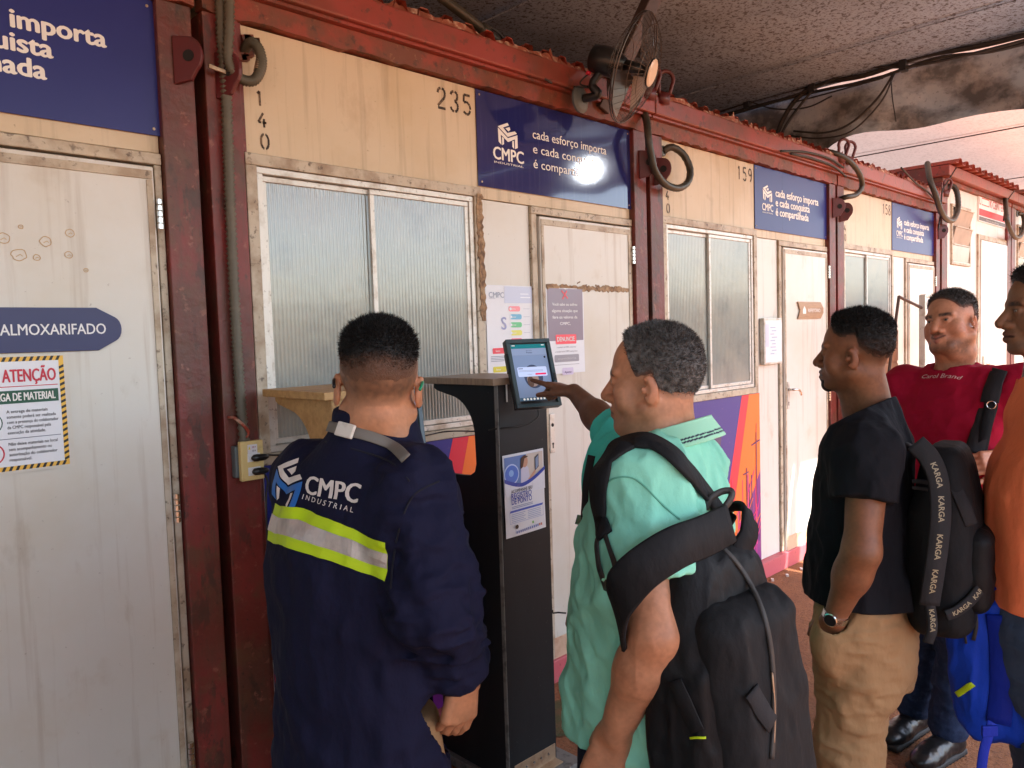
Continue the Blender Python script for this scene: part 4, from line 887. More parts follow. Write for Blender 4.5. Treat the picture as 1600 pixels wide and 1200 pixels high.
# outdoor things that the glossy signs and window panes mirror: a lit flood lamp under the canopy edge, a wall across the yard
t = thing('flood_lamp', 'lit flood lamp hung under the canopy edge beyond the right edge of the view', 'lamp', (0, 0, 0))
gp = FP(920, 266, -.006); rd = gp-CAM; rd = rd/np.linalg.norm(rd); rd[1] *= -1; LP = gp+rd*((-2.2-gp[1])/rd[1])
ln = (gp-LP)/np.linalg.norm(gp-LP)
MB().lathe(LP, ln, [(-.08, .05), (-.06, .12), (0, .11), (.004, .11)], 20).build('housing', 'grey_plastic', t); MB().lathe(LP+ln*.005, ln, [(0, .100), (.004, .096)], 20).build('lens', 'lamp_lens', t)
MB().tube([LP-ln*.06, (LP[0], LP[1], CAN_Z)], .012, 8).build('hanger', 'steel_dark', t)
t = thing('yard_wall', 'sandy boundary wall across the sunlit yard behind the camera', 'wall', (0, -26, 0))
MB().box(-40, 50, 0, .3, 0, 3.2).build('wall', 'far_wall', t)
# ------------------------------------------------------------------ implicit surfaces for people, clothes and bags
f32 = np.float32
A3 = lambda p: np.asarray(p, f32)
CFH = np.array([_cy, _sy, 0.0])
def DIR(lat, dep, up=0.0):
    v = CR*lat+CFH*dep+np.array([0, 0, up]); return v/np.linalg.norm(v)
def unit(v): v = np.asarray(v, float); return v/np.linalg.norm(v)
def vnoise(P, seed=0):
    i = np.floor(P).astype(np.int64); f = (P-i).astype(f32); f = f*f*(3-2*f)
    def h(a, b, c):
        n = ((i[:, 0]+a)*73856093) ^ ((i[:, 1]+b)*19349663) ^ ((i[:, 2]+c)*83492791) ^ (seed*2654435761)
        n = (n ^ (n >> 13))*1274126177 & 0x7fffffff; n = (n ^ (n >> 15))*668265263 & 0x7fffffff; n ^= n >> 11
        return ((n & 0xffff)/65535.0).astype(f32)
    x, y, z = f[:, 0], f[:, 1], f[:, 2]; L = lambda a, b, t: a+(b-a)*t
    return L(L(L(h(0, 0, 0), h(1, 0, 0), x), L(h(0, 1, 0), h(1, 1, 0), x), y), L(L(h(0, 0, 1), h(1, 0, 1), x), L(h(0, 1, 1), h(1, 1, 1), x), y), z)
def sstep(x, a, b): t = np.clip((x-a)/(b-a), 0, 1); return t*t*(3-2*t)
def smin(a, b, k): h = np.clip(.5+.5*(b-a)/k, 0, 1); return b+(a-b)*h-k*h*(1-h)
def smax(a, b, k): return -smin(-a, -b, k)
def rc(P, a, b, ra, rb):
    a, b = A3(a), A3(b); ab = b-a; t = np.clip(((P-a)@ab)/max(float(ab@ab), 1e-9), 0, 1)
    return np.linalg.norm(P-a-t[:, None]*ab, axis=1)-(ra+(rb-ra)*t)
def ell(P, c, r, R=None):
    q = P-A3(c)
    if R is not None: q = q@A3(R).T
    r = A3(r); k0 = np.linalg.norm(q/r, axis=1); k1 = np.linalg.norm(q/(r*r), axis=1)
    return k0*(k0-1)/np.maximum(k1, 1e-6)
def rbox(P, c, R, h, r):
    q = np.abs((P-A3(c))@A3(R).T)-(A3(h)-r)
    return np.linalg.norm(np.maximum(q, 0), axis=1)+np.minimum(q.max(axis=1), 0)-r
def loft(P, O, F, rows, p=2.4, k=.03):
    F = A3([F[0], F[1], 0]); L = A3([-F[1], F[0], 0]); rows = np.array(rows, f32)
    q = P-A3([O[0], O[1], 0]); z = P[:, 2]
    f = q@F-np.interp(z, rows[:, 0], rows[:, 1]); l = q@L-np.interp(z, rows[:, 0], rows[:, 2])
    rf = np.interp(z, rows[:, 0], rows[:, 3]).astype(f32); rl = np.interp(z, rows[:, 0], rows[:, 4]).astype(f32)
    d = ((np.abs(f/rf)**p+np.abs(l/rl)**p)**(1/p)-1)*np.minimum(rf, rl)
    dz = np.maximum(rows[0, 0]-z, z-rows[-1, 0])
    return smax(d, dz, k)
def rows_smooth(rows, n=24):
    rows = np.array(rows, float); z = np.linspace(rows[0, 0], rows[-1, 0], n); out = [z]
    for c in range(1, rows.shape[1]):
        y = np.interp(z, rows[:, 0], rows[:, c])
        for _ in range(2): y[1:-1] = (y[:-2]+2*y[1:-1]+y[2:])/4
        out.append(y)
    return np.stack(out, 1)
def folds(P, sc, seed, stretch=(1, 1, 1)):
    n = vnoise(P*A3(stretch)*sc, seed)+.25*vnoise(P*A3(stretch)*sc*2.3, seed+2)-.125; m = vnoise(P*A3(stretch)*sc*1.9+7, seed+1)
    return np.exp(-((n-.5)/.17)**2)*.75+np.exp(-((m-.5)/.24)**2)*.40-.5

def polygonize(fn, lo, hi, h):
    lo, hi = A3(lo), A3(hi); B = 4
    nb = np.ceil((hi-lo)/h/B).astype(int)+1; n = nb*B
    g = np.stack(np.meshgrid(*[np.arange(k) for k in nb], indexing='ij'), -1).reshape(-1, 3)
    cd = fn((lo+(g*B+(B-1)/2.0)*h).astype(f32)); act = np.abs(cd) < B*h*1.8+.004
    D = np.repeat(np.repeat(np.repeat(np.where(cd < 0, -1, 1).astype(f32).reshape(nb), B, 0), B, 1), B, 2)
    o = np.stack(np.meshgrid(*[np.arange(B)]*3, indexing='ij'), -1).reshape(-1, 3)
    I = (g[act][:, None, :]*B+o[None]).reshape(-1, 3)
    D[I[:, 0], I[:, 1], I[:, 2]] = fn((lo+I*h).astype(f32))
    I = I[(I < n-1).all(1)]
    corners = [(a, b, c) for a in (0, 1) for b in (0, 1) for c in (0, 1)]
    d8 = {c: D[I[:, 0]+c[0], I[:, 1]+c[1], I[:, 2]+c[2]] for c in corners}
    s = sum((d8[c] < 0).astype(np.int8) for c in corners); m = (s > 0) & (s < 8)
    I = I[m]; d8 = {c: v[m] for c, v in d8.items()}
    acc = np.zeros((len(I), 3), f32); cnt = np.zeros(len(I), f32)
    for c in corners:
        for ax in range(3):
            if c[ax] == 0:
                e = list(c); e[ax] = 1; a, b = d8[c], d8[tuple(e)]; x = (a < 0) != (b < 0)
                t = np.where(x, a/np.where(x, a-b, 1), 0); p = np.tile(A3(c), (len(I), 1)); p[:, ax] = t
                acc += p*x[:, None]; cnt += x
    V = lo+(I+acc/cnt[:, None])*h
    vid = np.full(n, -1, np.int32); vid[I[:, 0], I[:, 1], I[:, 2]] = np.arange(len(I))
    Q = []
    for ax in range(3):
        u, w = (ax+1) % 3, (ax+2) % 3; e = [0, 0, 0]; e[ax] = 1
        a, b = d8[(0, 0, 0)], d8[tuple(e)]; x = ((a < 0) != (b < 0)) & (I[:, u] > 0) & (I[:, w] > 0)
        J = I[x]; fl = a[x] < 0; du = np.zeros(3, int); du[u] = 1; dw = np.zeros(3, int); dw[w] = 1
        idx = [vid[tuple((J-k).T)] for k in (0*du, du, du+dw, dw)]
        q = np.stack(idx, 1); q[~fl] = q[~fl][:, ::-1]; Q.append(q[(q >= 0).all(1)])
    return V, np.concatenate(Q)
def sdf_obj(name, fn, lo, hi, h, m, parent, color=None, keep=None):
    V, Q = polygonize(fn, lo, hi, h)
    if keep is not None:
        kv = keep(V); Q = Q[kv[Q].all(1)]
    used = np.zeros(len(V), bool); used[Q.ravel()] = True; remap = np.cumsum(used)-1
    V = V[used]; Q = remap[Q].astype(np.int32)
    me = new_mesh(name, V, Q, color(V) if color else None, smooth=True)
    o = link(name, me, m, parent)
    o['_tmp'] = 0; del o['_tmp']
    return o
def bvh_of(*obs):
    V = []; F = []
    for o in obs:
        n = len(V); V += [v.co.copy() for v in o.data.vertices]; F += [tuple(i+n for i in p.vertices) for p in o.data.polygons]
    return BVHTree.FromPolygons(V, F)
def hit_px(bvh, u, v, off=.003):
    d = Vector(ray(u, v)).normalized(); loc, nor, idx, dist = bvh.ray_cast(Vector(CAM), d)
    if loc is None:
        loc, nor, idx, dist = bvh.find_nearest(Vector(PT(u, v, 1.5)))
    if nor.dot(d) > 0: nor = -nor
    return np.array(loc+nor*off), np.array(nor)

# ---- heads
def frame(F, up=(0, 0, 1), roll=0.0):
    F = unit(F); L = unit(np.cross(up, F)); U = np.cross(F, L)
    if roll: L, U = L*math.cos(roll)+U*math.sin(roll), U*math.cos(roll)-L*math.sin(roll)
    return np.array([F, L, U], f32)
HL_X = [-.13, -.085, -.06, -.028, -.018, .022, .032, .046, .060, .074, .086, .13]
class Head:
    def __init__(s, C, F, up=(0, 0, 1), roll=0.0, sc=1.0, fat=0.0, jaw=1.0, nose=1.0, lips=1.0, smile=0.0, nape=-.06, front=.088, brow=1.0, hl=None):
        s.hl = hl
        s.C = A3(C); s.R = frame(F, up, roll); s.sc = sc; s.fat = fat; s.jaw = jaw; s.nose = nose; s.lips = lips; s.smile = smile; s.nape = nape; s.front = front; s.brow = brow
    def loc(s, P): return ((P-s.C)@s.R.T/s.sc).astype(f32)
    def wld(s, q): return s.C+(A3(q)*s.sc)@s.R
    def skull(s, q):
        m = np.stack([q[:, 0], np.abs(q[:, 1]), q[:, 2]], 1); ft = s.fat
        d = ell(q, (-.014, 0, .047), (.090, .075, .086))
        d = smin(d, ell(q, (.028, 0, .042), (.065, .063, .076)), .02)
        d = smin(d, ell(q, (.033, 0, -.018), (.056, .058+ft*.6, .072)), .02)
        d = smin(d, rc(m, (.002, .048+ft, -.042), (.066, .020+ft*.4, -.084*s.jaw), .023+ft*.5, .019+ft*.3), .022)
        d = smin(d, rc(q, (.076, 0, -.087*s.jaw), (.074, 0, -.084*s.jaw), .0185+ft*.2, .018), .018)
        d = smin(d, rc(m, (.054, .042+ft*.5, -.012), (.050, .044+ft*.7, -.03), .024, .022), .018)
        if ft: d = smin(d, rc(m, (.03, .02, -.10), (-.02, .03, -.10), .03, .04), .03)
        return d
    def sdf(s, P):
        q = s.loc(P); m = np.stack([q[:, 0], np.abs(q[:, 1]), q[:, 2]], 1); n = s.nose; sm = s.smile
        d = s.skull(q)
        d = smin(d, rc(m, (.088, .008, .030), (.072, .048, .035), .0105*s.brow, .0095), .012)
        d = smin(d, ell(q, (.066, 0, -.052), (.034, .034, .030)), .014)
        d = smax(d, -rc(m, (.104, .031, .012), (.098, .042, .012), .0135, .0125), .012)
        lid = ell(m, (.0772, .0315, .0135), (.0138, .0150, .0135)); lid = np.maximum(lid, -(rc(m, (.094, .020, .0125), (.088, .0435, .0135), .0042, .0036)))
        d = smin(d, lid, .003)
        d = smin(d, rc(q, (.088, 0, .022), (.112, 0, -.020), .0085, .0125*n), .010)
        d = smin(d, rc(m, (.098, .0125*n, -.026), (.092, .016*n, -.026), .0098*n, .008*n), .006)
        d = smax(d, -rc(m, (.106, .0075*n, -.034), (.100, .0085*n, -.030), .0036, .003), .003)
        l = s.lips
        d = smin(d, rc(m, (.0975, .0, -.0505), (.0855, .0245, -.0555+sm*.5), .0075*l, .0045), .006)
        d = smin(d, rc(m, (.0955, .0, -.0645), (.0845, .021, -.0605+sm*.5), .0085*l, .0045), .006)
        d = smax(d, -rc(m, (.1065, .0, -.0570), (.0890, .027+sm*.3, -.0580+sm), .0026, .0022), .003)
        # ears
        ce, se = math.cos(.42), math.sin(.42)
        R = np.array([[ce, se, -.12], [-se, ce, 0], [.12, 0, 1]], f32)
        e = ell(m, (-.012, .079+s.fat*.4, -.001), (.0185, .0068, .0325), R)
        e = smax(e, -ell(m, (-.003, .0865+s.fat*.4, .001), (.0105, .0075, .020), R), .005)
        e = smin(e, rc(m, (.002, .0775+s.fat*.4, .0), (.003, .077+s.fat*.4, -.006), .0055, .005), .004)
        d = smin(d, e, .006)
        return d*s.sc
    def hairline(s, q):
        y = s.hl or [s.nape, s.nape+.005, s.nape+.015, -.02, .036, .040, .030, .040, .066, s.front, s.front+.012, s.front+.03]
        return np.interp(q[:, 0], HL_X, y).astype(f32)
    def hairmask(s, q, fade, lift=0.0):
        return sstep(q[:, 2]-s.hairline(q)-lift*sstep(-q[:, 0], -.02, .03), 0, fade)
def hair_obj(H, parent, col, top, side, fade=.05, curl=.0, curlsc=90, m='hair', grey=None, h=.003, recede=0.0, skin=None, lift=0.0, spikes=0, spike_len=.008, seed=1, bald=None):
    C = H.C; ext = .135*H.sc
    def thick(q):
        mk = H.hairmask(q, fade, lift)
        up = sstep(q[:, 2], .05, .115)
        t = (side+(top-side)*up)*mk
        if recede: t = t*(1-recede*sstep(q[:, 0], .03, .07)*sstep(.062-np.abs(np.abs(q[:, 1])-.035), .02, .05))
        if bald is not None: t = t*(1-bald(q))
        return t, mk
    def fn(P):
        q = H.loc(P); t, mk = thick(q); d = H.skull(q)*H.sc
        if curl: t = t+curl*mk*(vnoise(q*curlsc, 3)-.45)+curl*.6*mk*(vnoise(q*curlsc*2.1, 5)-.5)
        return d-(t-.0022)
    def colr(V):
        q = H.loc(V); n = vnoise(q*160, 9); c = np.tile(A3(col), (len(V), 1))
        if grey is not None:
            g = np.clip(grey(q)*(.35+1.1*n), 0, 1)[:, None]; c = c*(1-g)+A3((.22, .21, .20))*g
        if skin is not None:
            t, mk = thick(q); f = sstep(t+.0016*(n-.5), .0014, .0062)[:, None]; c = c*f+(A3(skin)*.30+A3(col)*.7)*(1-f)
        return c*(.75+.5*n[:, None])
    o = sdf_obj('hair', fn, C-ext, C+ext+A3((0, 0, .03)), h, m, parent, colr)
    if spikes:
        me = o.data; nv = len(me.vertices); co = np.empty(nv*3, f32); me.vertices.foreach_get('co', co); co = co.reshape(-1, 3)
        no = np.empty(nv*3, f32); me.vertices.foreach_get('normal', no); no = no.reshape(-1, 3)
        q = H.loc(co); t, mk = thick(q); rs = np.random.RandomState(seed); ok = np.where((t > .0035) & (H.skull(q)*H.sc > .0008))[0]
        pick = rs.choice(ok, spikes); b = co[pick]+rs.normal(0, .0012, (spikes, 3)); nn = no[pick]+rs.normal(0, .45, (spikes, 3))+A3(H.R[2])*.2
        nn /= np.linalg.norm(nn, axis=1)[:, None]; ln = spike_len*(.4+.9*rs.rand(spikes))*np.clip(t[pick]/max(top, .001), .3, 1)
        sd = np.cross(nn, rs.normal(0, 1, (spikes, 3))); sd /= np.linalg.norm(sd, axis=1)[:, None]; wd = .0008
        V = np.concatenate([b-sd*wd-nn*.001, b+sd*wd-nn*.001, b+nn*ln[:, None]]); k = np.arange(spikes)
        cc = colr(b)*rs.uniform(.7, 1.4, (spikes, 1))
        me2 = new_mesh('hair_strands', V, np.stack([k, k+spikes, k+2*spikes], 1).astype(np.int32), np.concatenate([cc]*3))
        s = link('hair_strands', me2, m, o); s['kind'] = 'stuff'
    return o
def skin_color(H, base, stub=None, stub_amt=.0, beard=None, brow_col=(.012, .009, .007), lips=None, fade=.03, seed=0, scalp=True, blush=.25):
    base = A3(base); lips = A3(lips) if lips is not None else base*A3((.72, .50, .48))
    def f(V):
        q = H.loc(V); m = np.stack([q[:, 0], np.abs(q[:, 1]), q[:, 2]], 1); c = np.tile(base, (len(V), 1))
        n = vnoise(V*38, seed+1); n2 = vnoise(V*140, seed+2); n3 = vnoise(V*300, seed+4); c = c*(1+.30*(n-.5)+.24*(n2-.5)+.16*(n3-.5))[:, None]*(1+A3((.10, 0, -.06))*(vnoise(V*16, seed+8)-.5)[:, None])
        red = np.exp(-(np.linalg.norm((m-A3((.075, .045, -.02)))/A3((.04, .028, .03)), axis=1)**2))+np.exp(-(np.linalg.norm((m-A3((.112, 0, -.02)))/.02, axis=1)**2))+(m[:, 1] > .071)*(np.abs(m[:, 2]) < .04)
        c = c*(1-blush*np.clip(red, 0, 1)[:, None]*A3((.0, .28, .35)))
        near = np.linalg.norm(q, axis=1) < .2
        if scalp:
            mk = H.hairmask(q, fade)*near*(H.skull(q) < .012); mk = np.clip(mk*(.55+.6*n2), 0, 1)[:, None]*stub_amt; c = c*(1-mk)+A3(stub if stub is not None else (.02, .016, .013))*mk
        if beard is not None:
            b = beard(q)*near*np.clip(.35+1.2*n2, 0, 1); c = c*(1-b[:, None])+A3((.012, .010, .009))*b[:, None]
        br = sstep(.0085-np.abs(m[:, 2]-(.034+.10*(m[:, 1]-.03)*(m[:, 1] < .035)-.25*np.maximum(m[:, 1]-.04, 0))), 0, .004)*sstep(m[:, 1], .010, .016)*sstep(.056-m[:, 1], 0, .008)*(q[:, 0] > .055)
        br = br*np.clip(.3+1.1*n2, 0, 1)*.95; c = c*(1-br[:, None])+A3(brow_col)*br[:, None]
        lp = np.minimum(rc(m, (.0975, .0, -.0505), (.0855, .0245, -.0555+H.smile*.5), .0085*H.lips, .005), rc(m, (.0955, .0, -.0645), (.0845, .021, -.0605+H.smile*.5), .0095*H.lips, .005)); l = sstep(-lp, -.002, .002)*(q[:, 0] > .07)
        c = c*(1-l[:, None]*.8)+lips*l[:, None]*.8
        ln = sstep(-rc(m, (.103, .0, -.0570), (.0880, .027+H.smile*.3, -.0580+H.smile), .003, .0026), -.0015, .001)*(q[:, 0] > .07); c = c*(1-.65*ln[:, None])
        ey = sstep(-rc(m, (.0915, .019, .0165), (.086, .045, .0175), .0018, .0018), -.0015, .001)*(q[:, 0] > .06); c = c*(1-.75*ey[:, None])
        return c
    return f
def eyes_obj(H, parent, look=(0, 0)):
    mb = MB()
    for sgn in (1, -1):
        c = H.wld((.0768, .0315*sgn, .0132)); d = unit(H.R[0]+H.R[1]*look[0]+H.R[2]*look[1]); r = .0124*H.sc
        prof = [(r*math.cos(a), r*math.sin(a)) for a in np.linspace(3.0, .001, 14)]
        n0 = len(mb.c); mb.lathe(c, d, [(t, max(rr, 1e-5)) for t, rr in prof], 14)
        for k in range(n0, len(mb.v)):
            p = np.array(mb.v[k])-c; ang = math.acos(max(-1, min(1, float(p@d)/np.linalg.norm(p))))
            mb.c[k] = (.004, .004, .004) if ang < .22 else ((.035, .018, .010) if ang < .50 else (.34, .31, .28))
    return mb.build('eyes', 'eye', parent, smooth=True, use_col=True)
# ---- hands
def hand_pts(W, X, Z, side, curl, sc=1.0, spread=.0, thumb=(.8, .5, -.3), tcurl=.3, fingers=None):
    X = unit(X); Z = unit(Z-X*np.dot(Z, X)); Y = np.cross(Z, X)*side; W = np.asarray(W, float)
    P = lambda a, b, c: W+(X*a+Y*b+Z*c)*sc
    segs = []
    for k, (y0, L) in enumerate(((.030, .074), (.010, .082), (-.010, .076), (-.029, .060))):
        cu = curl[k] if hasattr(curl, '__len__') else curl
        base = P(.094-.006*(k == 3)-.002*(k == 0), y0, 0); segs.append((P(.008, y0*.55, -.002), base, .0155, .0125, .014))
        a = 0.0; p = base; yaw = (y0/.03)*spread
        for j, (fr, da) in enumerate(((.46, .9), (.30, 1.15), (.24, .8))):
            a += cu*da; d = (X*math.cos(yaw)+Y*math.sin(yaw))*math.cos(a)-Z*math.sin(a); q = p+d*L*fr*sc
            r0 = (.0098, .0088, .0080)[j]-.0008*(k == 3); segs.append((p, q, r0, r0-.0009, .004)); p = q
    d = unit(X*thumb[0]+Y*thumb[1]+Z*thumb[2]); p = P(.018, .022, -.006); q = p+d*.044*sc; segs.append((p, q, .0165, .0125, .012))
    for j, L in enumerate((.034, .028)):
        ax_ = unit(X*1.0-Y*.25-Z*.4); d = unit(d+(ax_-d)*tcurl); p, q = q, q+d*L*sc; segs.append((p, q, .0112-.001*j, .0098-.001*j, .005))
    return segs
def hand_sdf(P, segs, sc=1.0):
    d = None
    for a, b, ra, rb, k in segs:
        e = rc(P, a, b, ra*sc, rb*sc); d = e if d is None else smin(d, e, k*.7)
    return d
def arm_sdf(P, S_, E_, W_, r=(.052, .040, .043, .026)):
    S_, E_, W_ = map(A3, (S_, E_, W_))
    d = smin(rc(P, S_, E_, r[0], r[1]), rc(P, E_, E_+(W_-E_)*.35, r[1]*.98, r[2]), .03)
    return smin(d, rc(P, E_+(W_-E_)*.3, W_, r[2], r[3]), .03)
def bounds(pts, m=.1):
    p = np.array(pts, float); return p.min(0)-m, p.max(0)+m
# ------------------------------------------------------------------ people
mat('skin', (1, 1, 1), 0.50, attr='Col', bumps=[(420, .2, .0008), (120, .22, .0018), (45, .12, .003)], spec=0.38, sss=0.04)
mat('hair', (1, 1, 1), 0.62, attr='Col', bumps=[(700, .6, .002), (260, .5, .003)], spec=0.35)
mat('eye', (1, 1, 1), 0.12, attr='Col', coat=.6)
def cloth(name, col, rough=.85, var=.12, weave=900, sheen=.15, extra=()):
    c2 = tuple(x*(1-var*2.2) for x in col); c3 = tuple(min(x*(1+var*1.6), .9) for x in col)
    mat(name, col, rough, layers=[(7, .45, .7, c2, .5), (weave, .4, .6, c3, .35)]+list(extra), bumps=[(weave, .3, .0008), (34, .35, .008, (1, 1, .5)), (11, .45, .02, (1.2, 1.2, .7))], spec=.15)
cloth('navy_cloth', S(23, 24, 46)); cloth('mint_cloth', S(138, 212, 186), var=.06); cloth('teal_cloth', S(74, 204, 190), var=.06); cloth('black_cloth', S(24, 25, 30)); cloth('maroon_cloth', S(158, 20, 50), var=.10)
cloth('orange_cloth', S(248, 132, 88), var=.06); cloth('khaki_cloth', S(158, 124, 88), var=.08); cloth('denim', S(38, 50, 76), var=.16, extra=[(60, .5, .7, S(70, 84, 112), .35)]); cloth('denim_grey', S(62, 76, 98), var=.14); cloth('dark_trouser', S(30, 36, 54))
cloth('pack_black', S(30, 31, 33), weave=420, rough=.7, sheen=.05); cloth('pack_weave', S(26, 27, 29), weave=300, rough=.55, sheen=.05); cloth('strap_grey', S(46, 46, 48), weave=500, rough=.8); cloth('pack_blue', S(20, 62, 176), weave=420, rough=.6); cloth('pack_blue_dark', S(18, 40, 140), weave=420, rough=.6)
mat('hivis', S(186, 216, 16), 0.6, layers=[(30, .5, .7, S(180, 216, 10), .5)], bumps=[(60, .3, .002)]); mat('reflective', S(200, 186, 176), 0.35, metal=.3, layers=[(22, .46, .66, S(150, 140, 134), .7, (1, 1, .35))], bumps=[(40, .35, .003)])
for nm_ in ('hivis',): pass
mat('seam_navy', S(14, 14, 28), .9); mat('seam_mint', S(96, 168, 144), .9); mat('seam_black', S(10, 10, 12), .9)
mat('lanyard', S(112, 106, 98), .7); mat('lanyard_clip', S(214, 206, 194), .4, layers=[(60, .5, .7, S(180, 170, 160), .5)])
mat('polo_collar', S(150, 214, 182), .85, bumps=[(500, .4, .001)]); mat('boot', (0.012, 0.012, 0.013), .28, bumps=[(40, .3, .004)]); mat('boot_sole', S(40, 38, 38), .7); mat('glasses_green', S(20, 140, 100), .3)
def person(label, base): return thing('person', label, 'person', base)
def place(o, root): o.location = -Vector(root.location)      # meshes are modelled in world space; keep them there under the root
def fix(root):
    for o in root.children_recursive:
        if o.parent == root: o.location = Vector(o.location)-root.location
def W2(lat, dep, z=0.0):
    v = np.array([0, -CAM_D, 0])+CR*lat+CFH*dep; v[2] = z; return v
SK = dict(tan=S(176, 122, 88), brown=S(150, 100, 70), dark=S(96, 62, 44), deep=S(82, 54, 40), light=S(186, 128, 96))

def trouser_fn(O, F, rows, legs, seed, amp=.006):
    rows = rows_smooth(rows, 16)
    def fn(P):
        d = loft(P, O, F, rows, 2.3, .02)
        for (h_, k_, a_, r0, r1, r2) in legs:
            l = smin(rc(P, h_, k_, r0, r1), rc(P, k_, a_, r1, r2), .03); d = smin(d, l, .035)
        return d-amp*folds(P, 7, seed, (1, 1, 1.2))-amp*.6*folds(P, 15, seed+5, (1, 1, 2.2))
    return fn
def shoe(name, m, parent, ankle, toe_dir, L=.275, h=.004):
    a = A3(ankle); t = A3(unit([toe_dir[0], toe_dir[1], 0])); s_ = A3([-t[1], t[0], 0]); g = A3([a[0], a[1], 0])
    R = np.stack([t, s_, A3([0, 0, 1])])
    def up(P):
        d = rc(P, g+t*-.03+A3([0, 0, .055]), g+t*.10+A3([0, 0, .05]), .045, .046)
        d = smin(d, ell(P, g+t*.155+A3([0, 0, .045]), (.07, .048, .04), R), .03)
        d = smin(d, rc(P, g+t*-.025+A3([0, 0, .06]), a+A3([0, 0, .04]), .046, .050), .03)
        return np.maximum(d, .024-P[:, 2])-.002*folds(P, 28, 3)
    def so(P):
        q = P-g; d = rbox(P, g+t*.075+A3([0, 0, .016]), R, (.145, .047, .015), .012)
        return d+.003*(np.sin(P@t*260) > 0)*(P[:, 2] < .012)
    o = sdf_obj(name, up, g-A3([.3, .3, .01]), g+A3([.3, .3, a[2]+.12]), h, m, parent)
    s2 = sdf_obj('sole', so, g-A3([.3, .3, .01]), g+A3([.3, .3, .06]), h, 'boot_sole', o)
    return o
def strap_px(parent, name, m, bvh, px, w, th=.006, off=.004, per=5, smoothn=3):
    pts = []; nn = []
    pp = smooth_path([(u, v, 0) for u, v in px], per)
    for q in pp:
        p, n = hit_px(bvh, q[0], q[1], off); pts.append(p); nn.append(n)
    P_ = np.array(pts); N_ = np.array(nn)
    for _ in range(smoothn):
        P_[1:-1] = (P_[:-2]+2*P_[1:-1]+P_[2:])/4; N_[1:-1] = (N_[:-2]+2*N_[1:-1]+N_[2:])/4
    ww = np.interp(np.linspace(0, 1, len(P_)), np.linspace(0, 1, len(w)), w) if hasattr(w, '__len__') else w
    o = MB().ribbon(P_, N_, ww, th).build(name, m, parent, smooth=True); return o, P_, N_
def decal(pr, name, m, parent, bvh, origin, ex, ey, n, off=.0015, cuts=.012):
    # flat print draped on a curved garment: cut finely, then pressed onto the surface along its normal
    me = new_mesh('d', [(v[0], v[1], v[2]) for v in pr.mb.v], pr.mb.f, pr.mb.c)
    bm = bmesh.new(); bm.from_mesh(me); bmesh.ops.triangulate(bm, faces=bm.faces)
    for _ in range(5):
        es = [e for e in bm.edges if e.calc_length() > cuts]
        if not es: break
        bmesh.ops.subdivide_edges(bm, edges=es, cuts=1); bmesh.ops.triangulate(bm, faces=[f for f in bm.faces if len(f.verts) > 3])
    bm.to_mesh(me); bm.free()
    o_, ex, ey, n = map(lambda a: np.asarray(a, float), (origin, ex, ey, n))
    for v in me.vertices:
        p = o_+ex*v.co[0]+ey*v.co[1]; lay = v.co[2]
        loc, nor, idx, dist = bvh.ray_cast(Vector(p+n*.25), Vector(-n))
        if loc is None: loc, nor, idx, dist = bvh.find_nearest(Vector(p))
        if nor.dot(Vector(n)) < 0: nor = -nor
        v.co = loc+nor*(off+lay*.0002)
    bpy.data.meshes[me.name].name = name
    return link(name, me, m, parent)

# ================= man in the navy jacket, seen from behind
psi = math.radians(30); F1 = DIR(math.sin(psi), math.cos(psi)); L1 = np.array([-F1[1], F1[0], 0]); R1 = -L1
T1 = PT(562, 1000, 1.52); root = person('man seen from behind in a navy jacket with a yellow reflective band', (T1[0], T1[1], 0))
H1 = Head(PT(592, 610, 1.50), DIR(-.10, 1.0, -.06), roll=math.radians(4), sc=.99, nape=-.062, fat=.004)
C1 = np.array([T1[0], T1[1], 0]); zs = 1.405
nk = PT(586, 668, 1.52)
Sr = PT(646, 768, 1.43); Er = PT(676, 946, 1.37); Wr = PT(728, 1054, 1.47); Sl = PT(490, 748, 1.62); El = PT(494, 920, 1.72); Wl = PT(560, 905, 1.92)
hs = hand_pts(Wr+np.array([0, 0, .005]), unit(np.array([0, 0, -1])*.93+CFH*.10-CR*.18), unit(CR*.62-CFH*.70-np.array([0, 0, .1])), 1, [.30, .42, .52, .6], 1.04, thumb=(.75, .55, -.35))
hl = hand_pts(Wl, DIR(.4, .8, -.1), DIR(0, -.2, 1), -1, .3)
def b1(P):
    d = H1.sdf(P); d = smin(d, rc(P, H1.wld((-.022, 0, -.05)), nk+A3([0, 0, -.03]), .054, .060), .03)
    d = smin(d, rc(P, nk+A3([0, 0, -.05]), nk+A3([0, 0, -.14]), .054, .08), .03)
    for s_, e_, w_, hh in ((Sr, Er, Wr, hs), (Sl, El, Wl, hl)):
        d = smin(d, smin(arm_sdf(P, s_, e_, w_), hand_sdf(P, hh), .012), .02)
    return smin(d, rc(P, Sr, Sl, .05, .05), .05)
lo, hi = bounds([H1.C, H1.C+A3([0, 0, .09]), Sr, Er, Wr, Sl, El, Wl, Wr-np.array([0, 0, .12])], .14)
o = sdf_obj('body', b1, lo, hi, .004, 'skin', root, skin_color(H1, SK['tan'], stub_amt=.75, fade=.055))
hair_obj(H1, root, (.0055, .005, .0048), .013, .0045, .095, .003, 110, spikes=14000, spike_len=.011, seed=3, skin=SK['tan'], lift=.030, bald=lambda q: .35*np.exp(-((q[:, 0]+.085)**2+(q[:, 1]+.004)**2+(q[:, 2]-.062)**2)/.0009))
